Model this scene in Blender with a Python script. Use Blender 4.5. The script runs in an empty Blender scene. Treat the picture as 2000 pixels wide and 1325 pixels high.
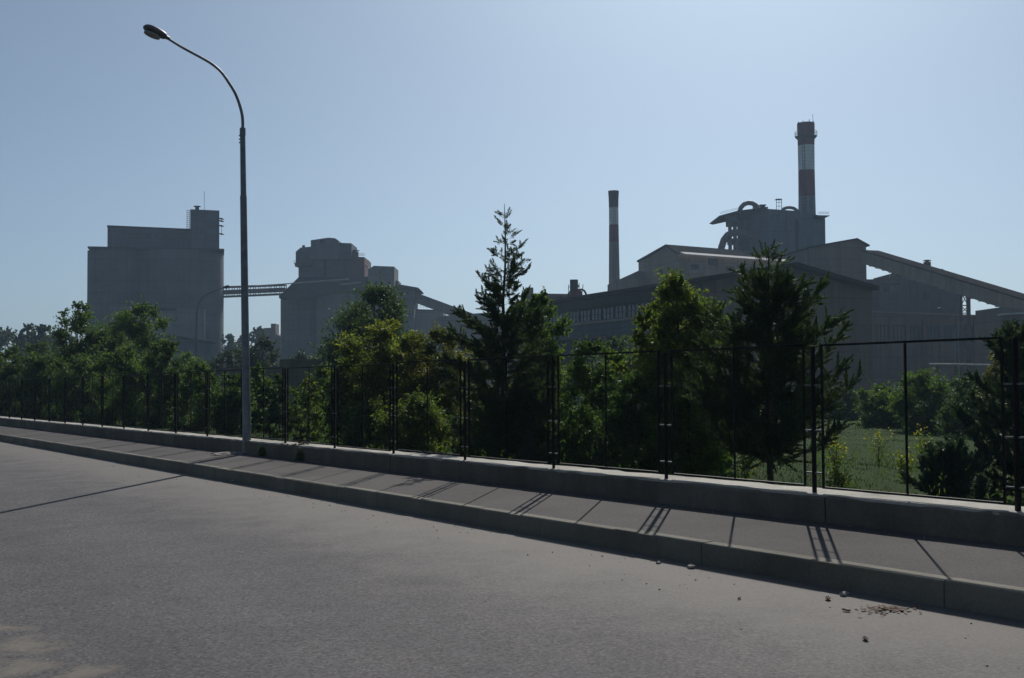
import bpy, math, random
import numpy as np
from mathutils import Matrix, Vector

random.seed(7)
S = bpy.context.scene
COL = S.collection
PI = math.pi
rad = math.radians

# ------------------------------------------------------------------ camera
F = 2200.0                      # focal length in photo pixels (photo 2000 x 1325)
CX, CY = 1000.0, 662.5
PITCH = math.atan((735 - CY) / F)
ROLL = -0.006
CAM = Vector((0, 0, 1.55))
M3 = (Matrix.Rotation(PI / 2 + PITCH, 3, 'X') @ Matrix.Rotation(ROLL, 3, 'Z'))
cam = bpy.data.objects.new('camera', bpy.data.cameras.new('camera'))
COL.objects.link(cam)
cam.matrix_world = Matrix.Translation(CAM) @ M3.to_4x4()
cam.data.sensor_width = 36
cam.data.sensor_fit = 'HORIZONTAL'
cam.data.lens = 36 * F / 2000
cam.data.clip_start = 0.1
cam.data.clip_end = 5000
S.camera = cam


def ray(px, py):
    return M3 @ Vector(((px - CX) / F, -(py - CY) / F, -1.0))


def V(px, py, d):
    """world point seen at photo pixel (px, py), d metres along the view axis"""
    return CAM + ray(px, py) * d


# ------------------------------------------------------------------ corridor frame (road, pavement, wall)
A = ray(-537, 766).normalized()
E = ray(1465, 697).normalized()
NRM = E.cross(A).normalized()
if NRM.z < 0:
    NRM = -NRM
B = (E - A * E.dot(A)).normalized()
UP = Vector((0, 0, 1))
HP = 1.35
B0 = CAM - UP * (HP / NRM.z)


def C(t, l, u=0.0):
    return B0 + A * t + B * l + UP * u


def on_plane(px, py, u=0.0):
    r = ray(px, py)
    k = NRM.dot(B0 + UP * u - CAM) / NRM.dot(r)
    p = CAM + r * k - B0 - UP * u
    return p.dot(A), p.dot(B)


def yline(s, x):
    return 766 + s * (x + 537)


L_WALL = on_plane(1000, yline(.1188, 1000))[1]
L_KIN = on_plane(1000, yline(.1510, 1000))[1]
L_KOUT = on_plane(1000, yline(.1547, 1000))[1]
U_ROAD = -0.205


def u_at(px, py, l):
    """height above the pavement plane of pixel (px,py) on the vertical sheet at lateral l"""
    r = ray(px, py)
    nb = A.cross(UP).normalized()
    k = nb.dot(C(0, l) - CAM) / nb.dot(r)
    p = CAM + r * k - B0
    # p = A t + B l + UP u
    m = Matrix((A, B, UP)).transposed()
    t, ll, u = m.inverted() @ p
    return t, u


U_WALL = u_at(1600, yline(.0948, 1600), L_WALL)[1]
U_ROAD = u_at(1200, yline(.1765, 1200), L_KOUT)[1]
L_FENCE = L_WALL + 0.09
U_FTOP = u_at(1600, yline(-.0425, 1600), L_FENCE)[1]
T0 = on_plane(1995, yline(.0925, 1995), U_WALL)[0]
T4 = on_plane(914, yline(.0925, 914), U_WALL)[0]
PANEL = (T4 - T0) / 4
print('corridor', L_WALL, L_KIN, L_KOUT, U_WALL, U_ROAD, U_FTOP, T0, PANEL, A, B)

SUN_DIR = ray(1465, -900).normalized()      # towards the sun


# ------------------------------------------------------------------ materials
def mat(name):
    m = bpy.data.materials.new(name)
    m.use_nodes = True
    nt = m.node_tree
    return m, nt, nt.nodes['Principled BSDF']


def N(nt, typ, **kw):
    n = nt.nodes.new(typ)
    for k, v in kw.items():
        if k.startswith('_'):
            setattr(n, k[1:], v)
        else:
            n.inputs[k].default_value = v
    return n


def ramp(nt, fac, stops, interp='LINEAR'):
    r = nt.nodes.new('ShaderNodeValToRGB')
    r.color_ramp.interpolation = interp
    el = r.color_ramp.elements
    while len(el) > 1:
        el.remove(el[-1])
    el[0].position = stops[0][0]
    el[0].color = (*stops[0][1], 1)
    for p, c in stops[1:]:
        e = el.new(p)
        e.color = (*c, 1)
    nt.links.new(fac, r.inputs[0])
    return r


def coord(nt, scale=(1, 1, 1)):
    tc = nt.nodes.new('ShaderNodeTexCoord')
    mp = nt.nodes.new('ShaderNodeMapping')
    mp.inputs['Scale'].default_value = scale
    nt.links.new(tc.outputs['Object'], mp.inputs['Vector'])
    return mp.outputs['Vector']


def mixc(nt, fac, a, b, mode='MIX'):
    m = nt.nodes.new('ShaderNodeMix')
    m.data_type = 'RGBA'
    m.blend_type = mode
    for s, v in ((0, fac), (6, a), (7, b)):
        if hasattr(v, 'is_linked'):
            nt.links.new(v, m.inputs[s])
        elif s == 0:
            m.inputs[0].default_value = v
        else:
            m.inputs[s].default_value = (*v, 1)
    return m.outputs[2]


def rough_mat(name, c1, c2, scale=1.0, streak=True, rough=.9, bump=.0, joints=None, spec=.2):
    """weathered masonry / render / metal: two tones in large noise, vertical streaks, fine grain"""
    m, nt, b = mat(name)
    v = coord(nt)
    n1 = N(nt, 'ShaderNodeTexNoise', Scale=.35 * scale, Detail=8, Roughness=.65)
    nt.links.new(v, n1.inputs['Vector'])
    col = ramp(nt, n1.outputs[0], [(.3, c1), (.7, c2)]).outputs[0]
    if streak:
        v2 = coord(nt, (1.3 * scale, 1.3 * scale, .06 * scale))
        n2 = N(nt, 'ShaderNodeTexNoise', Scale=1.6, Detail=6, Roughness=.6)
        nt.links.new(v2, n2.inputs['Vector'])
        st = ramp(nt, n2.outputs[0], [(.3, (.6, .58, .56)), (.7, (1, 1, 1))]).outputs[0]
        col = mixc(nt, .6, col, st, 'MULTIPLY')
    n3 = N(nt, 'ShaderNodeTexNoise', Scale=14 * scale, Detail=4, Roughness=.7)
    nt.links.new(v, n3.inputs['Vector'])
    gr = ramp(nt, n3.outputs[0], [(.3, (.8, .8, .8)), (.7, (1.1, 1.1, 1.1))]).outputs[0]
    col = mixc(nt, .8, col, gr, 'MULTIPLY')
    if joints:
        mp = nt.nodes.new('ShaderNodeMapping')
        mp.inputs['Rotation'].default_value = (PI / 2, 0, 0)
        tc = nt.nodes.new('ShaderNodeTexCoord')
        nt.links.new(tc.outputs['Object'], mp.inputs['Vector'])
        bk = N(nt, 'ShaderNodeTexBrick', Scale=1.0)
        bk.inputs['Brick Width'].default_value, bk.inputs['Row Height'].default_value = joints
        bk.inputs['Mortar Size'].default_value = .05
        bk.offset = 0
        bk.inputs['Color1'].default_value = (1, 1, 1, 1)
        bk.inputs['Color2'].default_value = (.78, .78, .78, 1)
        bk.inputs['Mortar'].default_value = (.5, .5, .5, 1)
        nt.links.new(mp.outputs[0], bk.inputs['Vector'])
        col = mixc(nt, .7, col, bk.outputs['Color'], 'MULTIPLY')
    nt.links.new(col, b.inputs['Base Color'])
    b.inputs['Roughness'].default_value = rough
    b.inputs['Specular IOR Level'].default_value = spec
    if bump:
        bp = N(nt, 'ShaderNodeBump', Strength=bump, Distance=.02)
        nt.links.new(n3.outputs[0], bp.inputs['Height'])
        nt.links.new(bp.outputs[0], b.inputs['Normal'])
    return m


MT = {}
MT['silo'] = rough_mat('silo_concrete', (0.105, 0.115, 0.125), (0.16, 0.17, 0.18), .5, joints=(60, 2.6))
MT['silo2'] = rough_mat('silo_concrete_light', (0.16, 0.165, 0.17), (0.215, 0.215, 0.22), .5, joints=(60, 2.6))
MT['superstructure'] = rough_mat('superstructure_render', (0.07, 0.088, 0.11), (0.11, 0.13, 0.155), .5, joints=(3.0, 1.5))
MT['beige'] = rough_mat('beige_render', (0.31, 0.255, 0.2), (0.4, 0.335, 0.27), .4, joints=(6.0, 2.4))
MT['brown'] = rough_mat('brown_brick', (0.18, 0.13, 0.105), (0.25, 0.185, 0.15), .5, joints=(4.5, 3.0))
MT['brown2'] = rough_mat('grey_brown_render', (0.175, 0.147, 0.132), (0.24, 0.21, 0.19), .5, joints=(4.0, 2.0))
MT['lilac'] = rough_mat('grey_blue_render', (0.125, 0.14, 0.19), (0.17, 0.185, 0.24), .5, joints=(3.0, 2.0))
MT['edge'] = rough_mat('rusty_edge', (.30, .20, .16), (.40, .28, .22), .6)
MT['kiln'] = rough_mat('kiln_render', (.10, .095, .105), (.15, .14, .15), .5, joints=(4.0, 2.0))
MT['pale_block'] = rough_mat('pale_block_render', (.22, .23, .26), (.29, .30, .33), .5, joints=(3.0, 2.0))
MT['red'] = rough_mat('red_cladding', (0.1, 0.04, 0.04), (0.15, 0.06, 0.055), .5)
MT['roofdark'] = rough_mat('dark_roofing', (0.035, 0.033, 0.033), (0.06, 0.057, 0.055), .6, rough=1.0, spec=0.0)
MT['fascia'] = rough_mat('dark_ribbed_cladding', (0.035, 0.033, 0.032), (0.06, 0.056, 0.054), .8)
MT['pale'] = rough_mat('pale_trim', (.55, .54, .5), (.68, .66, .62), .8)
MT['rust'] = rough_mat('rusty_steel', (.10, .075, .065), (.17, .12, .10), 1.5, rough=.7)
MT['duct'] = rough_mat('duct_steel', (.13, .105, .11), (.18, .15, .15), 1.2, rough=.6)
MT['gallery'] = rough_mat('gallery_cladding', (0.27, 0.245, 0.2), (0.35, 0.32, 0.265), 1.0)
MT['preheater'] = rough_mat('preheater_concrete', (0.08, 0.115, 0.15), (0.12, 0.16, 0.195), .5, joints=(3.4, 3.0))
MT['wallconc'] = rough_mat('wall_concrete', (0.1, 0.088, 0.068), (0.22, 0.195, 0.155), 2.2, bump=.5)
MT['coping'] = rough_mat('mortar_coping', (0.27, 0.25, 0.21), (0.58, 0.55, 0.48), 3, streak=False, bump=.6)  # pale cement; sunlit top and foliage shade also put into its tones
MT['kerb'] = rough_mat('kerb_concrete', (0.125, 0.115, 0.088), (0.235, 0.22, 0.175), 3.0, streak=False, bump=.6)
MT['bark'] = rough_mat('bark', (.045, .035, .028), (.10, .08, .06), 8, rough=.95)
MT['stone'] = rough_mat('stone', (.26, .235, .20), (.42, .38, .33), 20, streak=False)
MT['dryleaf'] = rough_mat('dry_leaf', (.095, .055, .036), (.16, .098, .062), 30, streak=False)
MT['litter'] = rough_mat('white_litter', (.6, .6, .6), (.75, .75, .75), 20, streak=False)
MT['bag'] = rough_mat('black_plastic', (.015, .015, .017), (.03, .03, .033), 20, streak=False, rough=.4, spec=.5)


def plain(name, c, rough=.6, metal=0.0, spec=.4):
    m, nt, b = mat(name)
    v = coord(nt)
    n = N(nt, 'ShaderNodeTexNoise', Scale=9, Detail=4)
    nt.links.new(v, n.inputs['Vector'])
    lo = tuple(x * .75 for x in c)
    hi = tuple(min(1, x * 1.2) for x in c)
    nt.links.new(ramp(nt, n.outputs[0], [(.3, lo), (.7, hi)]).outputs[0], b.inputs['Base Color'])
    b.inputs['Roughness'].default_value = rough
    b.inputs['Metallic'].default_value = metal
    b.inputs['Specular IOR Level'].default_value = spec
    return m


MT['glass'] = plain('dark_glass', (.02, .024, .03), .25, spec=.5)
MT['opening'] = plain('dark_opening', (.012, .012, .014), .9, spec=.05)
MT['fence'] = plain('fence_paint', (.012, .011, .0105), .6, spec=.12)
MT['bright'] = plain('galvanised_rod', (.16, .16, .16), .4, .4)
MT['wire'] = plain('fence_wire', (.02, .018, .016), .9, spec=.05)
MT['lamp_pole'] = plain('galvanised_steel', (.19, .20, .21), .5, .35)
MT['lamp_head'] = plain('lamp_housing', (.13, .13, .14), .5, .2)
MT['lamp_glass'] = plain('lamp_glass', (.22, .22, .21), .2)
MT['steel'] = plain('dark_steel', (.035, .035, .038), .7, 0, .15)


def chimney_mat(name, stops, z0, z1):
    m, nt, b = mat(name)
    tc = nt.nodes.new('ShaderNodeTexCoord')
    sx = nt.nodes.new('ShaderNodeSeparateXYZ')
    nt.links.new(tc.outputs['Object'], sx.inputs[0])
    mr = nt.nodes.new('ShaderNodeMapRange')
    mr.inputs[1].default_value = z0
    mr.inputs[2].default_value = z1
    nz = N(nt, 'ShaderNodeTexNoise', Scale=1.2, Detail=5)
    nt.links.new(tc.outputs['Object'], nz.inputs['Vector'])
    ad = nt.nodes.new('ShaderNodeMath')
    ad.operation = 'MULTIPLY_ADD'
    ad.inputs[1].default_value = .25
    nt.links.new(nz.outputs[0], ad.inputs[0])
    nt.links.new(sx.outputs[2], ad.inputs[2])
    nt.links.new(ad.outputs[0], mr.inputs[0])
    col = ramp(nt, mr.outputs[0], stops, 'CONSTANT').outputs[0]
    v2 = coord(nt, (1.2, 1.2, .07))
    n2 = N(nt, 'ShaderNodeTexNoise', Scale=1.5, Detail=6, Roughness=.65)
    nt.links.new(v2, n2.inputs['Vector'])
    st = ramp(nt, n2.outputs[0], [(.35, (.6, .58, .55)), (.62, (1, 1, 1))]).outputs[0]
    col = mixc(nt, .8, col, st, 'MULTIPLY')
    # casting rings
    wv = N(nt, 'ShaderNodeTexWave', Scale=.42, Distortion=.3)
    wv.bands_direction = 'Z'
    nt.links.new(tc.outputs['Object'], wv.inputs['Vector'])
    wr = ramp(nt, wv.outputs[0], [(.0, (.8, .8, .8)), (.12, (1, 1, 1))]).outputs[0]
    col = mixc(nt, .8, col, wr, 'MULTIPLY')
    nt.links.new(col, b.inputs['Base Color'])
    b.inputs['Roughness'].default_value = .9
    b.inputs['Specular IOR Level'].default_value = .2
    return m


def leaf_mat(name, c1, c2, c3=None, trans=.45, rough=.6):
    m, nt, b = mat(name)
    g = nt.nodes.new('ShaderNodeNewGeometry')
    stops = [(0, c1), (.75, c2)]
    if c3:
        stops.append((1.0, c3))
    r = ramp(nt, g.outputs['Random Per Island'], stops)
    v = coord(nt)
    n = N(nt, 'ShaderNodeTexNoise', Scale=1.3, Detail=2)
    nt.links.new(v, n.inputs['Vector'])
    sh = ramp(nt, n.outputs[0], [(.35, (.65, .7, .65)), (.65, (1.15, 1.1, 1.0))]).outputs[0]
    col = mixc(nt, 1.0, r.outputs[0], sh, 'MULTIPLY')
    nt.links.new(col, b.inputs['Base Color'])
    b.inputs['Roughness'].default_value = rough
    b.inputs['Specular IOR Level'].default_value = .25
    tr = nt.nodes.new('ShaderNodeBsdfTranslucent')
    tcol = mixc(nt, 1.0, col, (1.25, 1.3, .55), 'MULTIPLY')
    nt.links.new(tcol, tr.inputs['Color'])
    mx = nt.nodes.new('ShaderNodeMixShader')
    mx.inputs[0].default_value = trans
    out = nt.nodes['Material Output']
    nt.links.new(b.outputs[0], mx.inputs[1])
    nt.links.new(tr.outputs[0], mx.inputs[2])
    nt.links.new(mx.outputs[0], out.inputs['Surface'])
    return m


LF = {
    'mid': leaf_mat('leaf_mid_green', (.05, .098, .028), (.08, .14, .04), (.14, .185, .05), .52),
    'dark': leaf_mat('leaf_dark_green', (.04, .078, .03), (.065, .112, .04), (.10, .145, .05), .46),
    'yellow': leaf_mat('leaf_yellow_green', (.08, .12, .026), (.14, .175, .038), (.25, .24, .06), .56),
    'olive': leaf_mat('leaf_olive_brown', (.07, .09, .026), (.12, .13, .038), (.20, .17, .06), .54),
    'light': leaf_mat('leaf_light_green', (.065, .115, .03), (.11, .16, .042), (.22, .21, .06), .56),
    'cedar': leaf_mat('needle_dark_green', (.032, .058, .034), (.055, .088, .05), (.09, .125, .065), .4),
    'blue': leaf_mat('needle_blue_green', (.045, .075, .062), (.07, .11, .09), (.10, .145, .115), .3),
    'grass': leaf_mat('grass_blades', (.016, .038, .006), (.028, .055, .010), (.05, .06, .016), .25, .9),
    'flower': leaf_mat('flower_yellow', (.35, .33, .04), (.5, .45, .05), (.45, .45, .10), .4),
    'far': leaf_mat('leaf_far_green', (.03, .055, .025), (.05, .08, .035), (.07, .10, .045), .3),
}


# ------------------------------------------------------------------ object helpers
BASE = {}


def thing(name, label, cat, loc, group=None, kind=None):
    o = bpy.data.objects.new(name, None)
    o.empty_display_size = .3
    COL.objects.link(o)
    o.location = loc
    o['label'] = label
    o['category'] = cat
    if group:
        o['group'] = group
    if kind:
        o['kind'] = kind
    BASE[o.name] = Vector(loc)
    return o


def mesh_np(name, verts, quads, smooth=False):
    """fast mesh of quads from numpy arrays"""
    me = bpy.data.meshes.new(name)
    nv, nq = len(verts), len(quads)
    me.vertices.add(nv)
    me.vertices.foreach_set('co', np.asarray(verts, dtype=np.float32).ravel())
    k = quads.shape[1]
    me.loops.add(nq * k)
    me.loops.foreach_set('vertex_index', np.asarray(quads, dtype=np.int32).ravel())
    me.polygons.add(nq)
    me.polygons.foreach_set('loop_start', np.arange(0, nq * k, k, dtype=np.int32))
    if smooth:
        me.polygons.foreach_set('use_smooth', np.ones(nq, dtype=bool))
    me.update(calc_edges=True)
    return me


class MB:
    """collects solid shapes (world coordinates) into one mesh"""

    def __init__(s):
        s.v, s.f, s.sm = [], [], []

    def add(s, vs, fs, smooth=False):
        o = len(s.v)
        s.v += [tuple(p) for p in vs]
        for f in fs:
            s.f.append([i + o for i in f])
            s.sm.append(smooth)
        return s

    def prism(s, tops, dv, zb=None, bots=None):
        """front profile 'tops' (world points), straight down to zb (or to bots), extruded by dv"""
        n = len(tops)
        if bots is None:
            bots = [Vector((p.x, p.y, zb)) for p in tops]
        ft, fb = list(tops), list(bots)
        bt, bb = [p + dv for p in ft], [p + dv for p in fb]
        vs = ft + fb + bt + bb
        fs = []
        for i in range(n - 1):
            fs.append([i, i + n, i + 1 + n, i + 1])
            fs.append([i + 2 * n, i + 1 + 2 * n, i + 1 + 3 * n, i + 3 * n])
            fs.append([i, i + 1, i + 1 + 2 * n, i + 2 * n])
            fs.append([i + n, i + 3 * n, i + 1 + 3 * n, i + 1 + n])
        fs.append([0, 2 * n, 3 * n, n])
        fs.append([n - 1, 2 * n - 1, 4 * n - 1, 3 * n - 1])
        return s.add(vs, fs)

    def poly(s, pts, dv):
        """closed outline extruded by dv"""
        n = len(pts)
        vs = list(pts) + [p + dv for p in pts]
        fs = [list(range(n)), list(range(2 * n - 1, n - 1, -1))]
        for i in range(n):
            j = (i + 1) % n
            fs.append([i, i + n, j + n, j])
        return s.add(vs, fs)

    def box(s, o, ax, ay, az):
        """corner o and three edge vectors"""
        vs = [o, o + ax, o + ax + ay, o + ay]
        vs = vs + [p + az for p in vs]
        return s.add(vs, [[0, 3, 2, 1], [4, 5, 6, 7], [0, 1, 5, 4], [1, 2, 6, 5], [2, 3, 7, 6], [3, 0, 4, 7]])

    def cbox(s, c, sx, sy, sz, ax=Vector((1, 0, 0)), ay=Vector((0, 1, 0)), az=UP):
        """box centred in x, y with its foot at c"""
        return s.box(c - ax * sx / 2 - ay * sy / 2, ax * sx, ay * sy, az * sz)

    def bar(s, p, q, w, h=None):
        """square bar between two points"""
        h = h or w
        d = (q - p).normalized()
        x = d.cross(UP)
        if x.length < 1e-3:
            x = Vector((1, 0, 0))
        x.normalize()
        y = x.cross(d)
        return s.box(p - x * w / 2 - y * h / 2, x * w, y * h, q - p)

    def tube(s, pts, r, n=10, cap=True, r2=None):
        """swept round tube; r a number or list"""
        P = [Vector(p) for p in pts]
        m = len(P)
        if not isinstance(r, (list, tuple, np.ndarray)):
            r = [r if r2 is None else r + (r2 - r) * i / max(1, m - 1) for i in range(m)]
        vs = []
        ref = None
        for i in range(m):
            d = (P[min(i + 1, m - 1)] - P[max(i - 1, 0)]).normalized()
            if ref is None:
                ref = d.orthogonal().normalized()
            x = (ref - d * ref.dot(d)).normalized()
            ref = x
            y = d.cross(x)
            for k in range(n):
                a = 2 * PI * k / n
                vs.append(P[i] + x * (math.cos(a) * r[i]) + y * (math.sin(a) * r[i]))
        fs = []
        for i in range(m - 1):
            for k in range(n):
                k2 = (k + 1) % n
                fs.append([i * n + k, i * n + k2, (i + 1) * n + k2, (i + 1) * n + k])
        s.add(vs, fs, True)
        if cap:
            s.add(vs[:n], [list(range(n - 1, -1, -1))])
            s.add(vs[-n:], [list(range(n))])
        return s

    def lattice(s, o, ex, ez, xs, zs, n):
        """one connected grid of bars: xs / zs are (position, width) of upright and level bars along ex / ez, n the thickness"""
        def cuts(bs):
            c = []
            for p_, w_ in bs:
                c += [p_ - w_ / 2, p_ + w_ / 2]
            return c
        X, Z = cuts(xs), cuts(zs)
        nx, nz = len(X), len(Z)
        vs = [o + ex * x + ez * z for z in Z for x in X]
        m_ = len(vs)
        vs += [p_ + n for p_ in vs]
        on = lambda i, j: 0 <= i < nx - 1 and 0 <= j < nz - 1 and (i % 2 == 0 or j % 2 == 0)
        fs = []
        for j in range(nz - 1):
            for i in range(nx - 1):
                if not on(i, j):
                    continue
                a, b, c, d = j * nx + i, j * nx + i + 1, (j + 1) * nx + i + 1, (j + 1) * nx + i
                fs += [[a, b, c, d], [d + m_, c + m_, b + m_, a + m_]]
                for (di, dj, p_, q_) in ((0, -1, a, b), (1, 0, b, c), (0, 1, c, d), (-1, 0, d, a)):
                    if not on(i + di, j + dj):
                        fs.append([q_, p_, p_ + m_, q_ + m_])
        return s.add(vs, fs)

    def build(s, name, material, parent=None, base=None, **props):
        if base is None:
            if parent is not None:
                r = parent
                while r.parent:
                    r = r.parent
                base = BASE[r.name]
            else:
                base = Vector((0, 0, 0))
        me = bpy.data.meshes.new(name)
        me.from_pydata([(x - base.x, y - base.y, z - base.z) for x, y, z in s.v], [], s.f)
        me.polygons.foreach_set('use_smooth', s.sm)
        me.update()
        import bmesh
        bm = bmesh.new()
        bm.from_mesh(me)
        bmesh.ops.recalc_face_normals(bm, faces=bm.faces)
        bm.to_mesh(me)
        bm.free()
        me.materials.append(MT[material] if isinstance(material, str) else material)
        o = bpy.data.objects.new(name, me)
        COL.objects.link(o)
        if parent is not None:
            o.parent = parent
        else:
            o.location = base
            BASE[o.name] = base
        for k, v in props.items():
            o[k] = v
        return o


def link_mesh(name, me, material, parent=None, loc=None, **props):
    me.materials.append(material)
    o = bpy.data.objects.new(name, me)
    COL.objects.link(o)
    if parent is not None:
        o.parent = parent
    if loc is not None:
        o.location = loc
    for k, v in props.items():
        o[k] = v
    return o


# ------------------------------------------------------------------ terrain
def sstep(a, b, x):
    x = min(1, max(0, (x - a) / (b - a)))
    return x * x * (3 - 2 * x)


Ah = Vector((A.x, A.y, 0)).normalized()
Bh = Vector((B.x, B.y, 0)).normalized()
SA = A.z / math.hypot(A.x, A.y)
SB = B.z / math.hypot(B.x, B.y)
WALL_T = 0.30


def tz_tl(t, l):
    tc = max(-120, min(320, t))
    zc = B0.z + SA * tc + SB * max(-20, min(40, l))
    d = math.hypot(t, l)
    if l < L_WALL + .28:
        return zc - .55 if l > -12 else zc - .55
    bump = .06 * math.sin(t * .9 + l * .5) * math.sin(l * .7 - t * .3) + .1 * math.sin(t * .23) * math.sin(l * .19 + 1)
    zf = -.45 - 1.1 * sstep(30, 110, d) + bump * sstep(2, 6, l - L_WALL)
    near = zc - .12 - .1 * sstep(.3, 2, l - L_WALL)
    w = sstep(1.0, 16, l - L_WALL)
    return near * (1 - w) + zf * w


def tz(x, y):
    p = Vector((x - B0.x, y - B0.y, 0))
    return tz_tl(p.dot(Ah), p.dot(Bh))


def spaced(lo, hi, near, n):
    pass


tl = sorted(set([-900, -700, -500, -350, -250, -180, -140, -120] + list(range(-100, 100, 2)) +
                list(range(100, 200, 6)) + list(range(200, 420, 20)) + [460, 520, 600, 700, 800, 900]))
ll = [-900, -600, -400, -250, -150, -90, -50, -30, -18, -12, -6, 0, 5, L_WALL - .5, L_WALL + .27, L_WALL + .29] + \
     [L_WALL + .3 + .6 * i for i in range(1, 30)] + [L_WALL + 19 + 2 * i for i in range(1, 30)] + \
     [L_WALL + 80 + 10 * i for i in range(1, 20)] + [310, 360, 430, 520, 640, 780, 900]
vs, qs = [], []
for t in tl:
    for l in ll:
        p = Vector((B0.x, B0.y, 0)) + Ah * t + Bh * l
        vs.append((p.x, p.y, tz_tl(t, l)))
nl = len(ll)
for i in range(len(tl) - 1):
    for j in range(nl - 1):
        qs.append((i * nl + j, i * nl + j + 1, (i + 1) * nl + j + 1, (i + 1) * nl + j))
qs = np.array(qs)
m, nt, b = mat('ground_soil_grass')
v = coord(nt)
n1 = N(nt, 'ShaderNodeTexNoise', Scale=.25, Detail=8, Roughness=.65)
n2 = N(nt, 'ShaderNodeTexNoise', Scale=6, Detail=6, Roughness=.7)
nt.links.new(v, n1.inputs['Vector'])
nt.links.new(v, n2.inputs['Vector'])
c = ramp(nt, n1.outputs[0], [(.3, (.022, .046, .008)), (.55, (.034, .062, .012)), (.75, (.05, .056, .022))]).outputs[0]
g2 = ramp(nt, n2.outputs[0], [(.3, (.55, .55, .5)), (.7, (1.2, 1.2, 1.1))]).outputs[0]
nt.links.new(mixc(nt, 1, c, g2, 'MULTIPLY'), b.inputs['Base Color'])
b.inputs['Roughness'].default_value = 1
b.inputs['Specular IOR Level'].default_value = .05
bp = N(nt, 'ShaderNodeBump', Strength=1, Distance=.08)
nt.links.new(n2.outputs[0], bp.inputs['Height'])
nt.links.new(bp.outputs[0], b.inputs['Normal'])
gm = mesh_np('ground', vs, qs, True)
go = link_mesh('ground', gm, m, kind='structure')

# ------------------------------------------------------------------ road, pavement, kerb
TMIN, TMAX = -30, 330
LR0 = -7.0


def lat_node(nt):
    """lateral distance from the kerb face (m), from object coordinates (world axes)"""
    tc = nt.nodes.new('ShaderNodeTexCoord')
    d = nt.nodes.new('ShaderNodeVectorMath')
    d.operation = 'DOT_PRODUCT'
    d.inputs[1].default_value = tuple(Bh)
    nt.links.new(tc.outputs['Object'], d.inputs[0])
    s = nt.nodes.new('ShaderNodeMath')
    s.operation = 'SUBTRACT'
    s.inputs[0].default_value = Vector((B0.x, B0.y, 0)).dot(Bh) + L_KOUT * B.dot(Bh)
    nt.links.new(d.outputs['Value'], s.inputs[1])
    return s.outputs[0], tc.outputs['Object']


m, nt, b = mat('asphalt')
lat, v = lat_node(nt)
nA = N(nt, 'ShaderNodeTexNoise', Scale=.35, Detail=6, Roughness=.6)
nB = N(nt, 'ShaderNodeTexNoise', Scale=46, Detail=4, Roughness=.85)
nC = N(nt, 'ShaderNodeTexVoronoi', Scale=62)
nD = N(nt, 'ShaderNodeTexNoise', Scale=1.6, Detail=8, Roughness=.7)
for n in (nA, nB, nC, nD):
    nt.links.new(v, n.inputs['Vector'])
# along-road wear bands: noise stretched along the road
mp = nt.nodes.new('ShaderNodeMapping')
mp.vector_type = 'TEXTURE'
mp.inputs['Rotation'].default_value = (0, 0, math.atan2(Ah.y, Ah.x))
mp.inputs['Scale'].default_value = (14, 1.0, 1)
nt.links.new(v, mp.inputs['Vector'])
nE = N(nt, 'ShaderNodeTexNoise', Scale=.8, Detail=5, Roughness=.55)
nt.links.new(mp.outputs[0], nE.inputs['Vector'])
base = ramp(nt, nA.outputs[0], [(.3, (.066, .063, .066)), (.7, (.083, .079, .081))]).outputs[0]
wear = ramp(nt, nE.outputs[0], [(.3, (.86, .86, .87)), (.7, (1.14, 1.12, 1.1))]).outputs[0]
base = mixc(nt, 1, base, wear, 'MULTIPLY')
gr = ramp(nt, nB.outputs[0], [(.36, (.34, .34, .35)), (.5, (1, 1, 1)), (.64, (1.75, 1.72, 1.68))]).outputs[0]
base = mixc(nt, .85, base, gr, 'MULTIPLY')
sep = nt.nodes.new('ShaderNodeSeparateColor')
nt.links.new(nC.outputs['Color'], sep.inputs[0])
sp = ramp(nt, sep.outputs[0], [(.0, (.22, .22, .23)), (.22, (.8, .8, .81)), (.7, (1.05, 1.05, 1.04)), (.92, (1.25, 1.24, 1.22)), (1, (1.75, 1.72, 1.7))]).outputs[0]
base = mixc(nt, .75, base, sp, 'MULTIPLY')
blt = ramp(nt, nD.outputs[0], [(.3, (.78, .78, .79)), (.5, (1, 1, 1)), (.7, (1.18, 1.16, 1.13))]).outputs[0]
base = mixc(nt, .9, base, blt, 'MULTIPLY')
# dust gathered along the kerb
ad = nt.nodes.new('ShaderNodeMath')
ad.operation = 'MULTIPLY_ADD'
ad.inputs[1].default_value = -2.6
nt.links.new(nD.outputs[0], ad.inputs[0])
nt.links.new(lat, ad.inputs[2])
dm = nt.nodes.new('ShaderNodeMapRange')
dm.interpolation_type = 'SMOOTHSTEP'
for i, x in enumerate((-1.15, 1.0, .9, 0.0)):
    dm.inputs[i + 1].default_value = x
nt.links.new(ad.outputs[0], dm.inputs[0])
dust = ramp(nt, nB.outputs[0], [(.3, (.125, .113, .10)), (.7, (.185, .168, .148))]).outputs[0]
base = mixc(nt, dm.outputs[0], base, dust)
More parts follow.
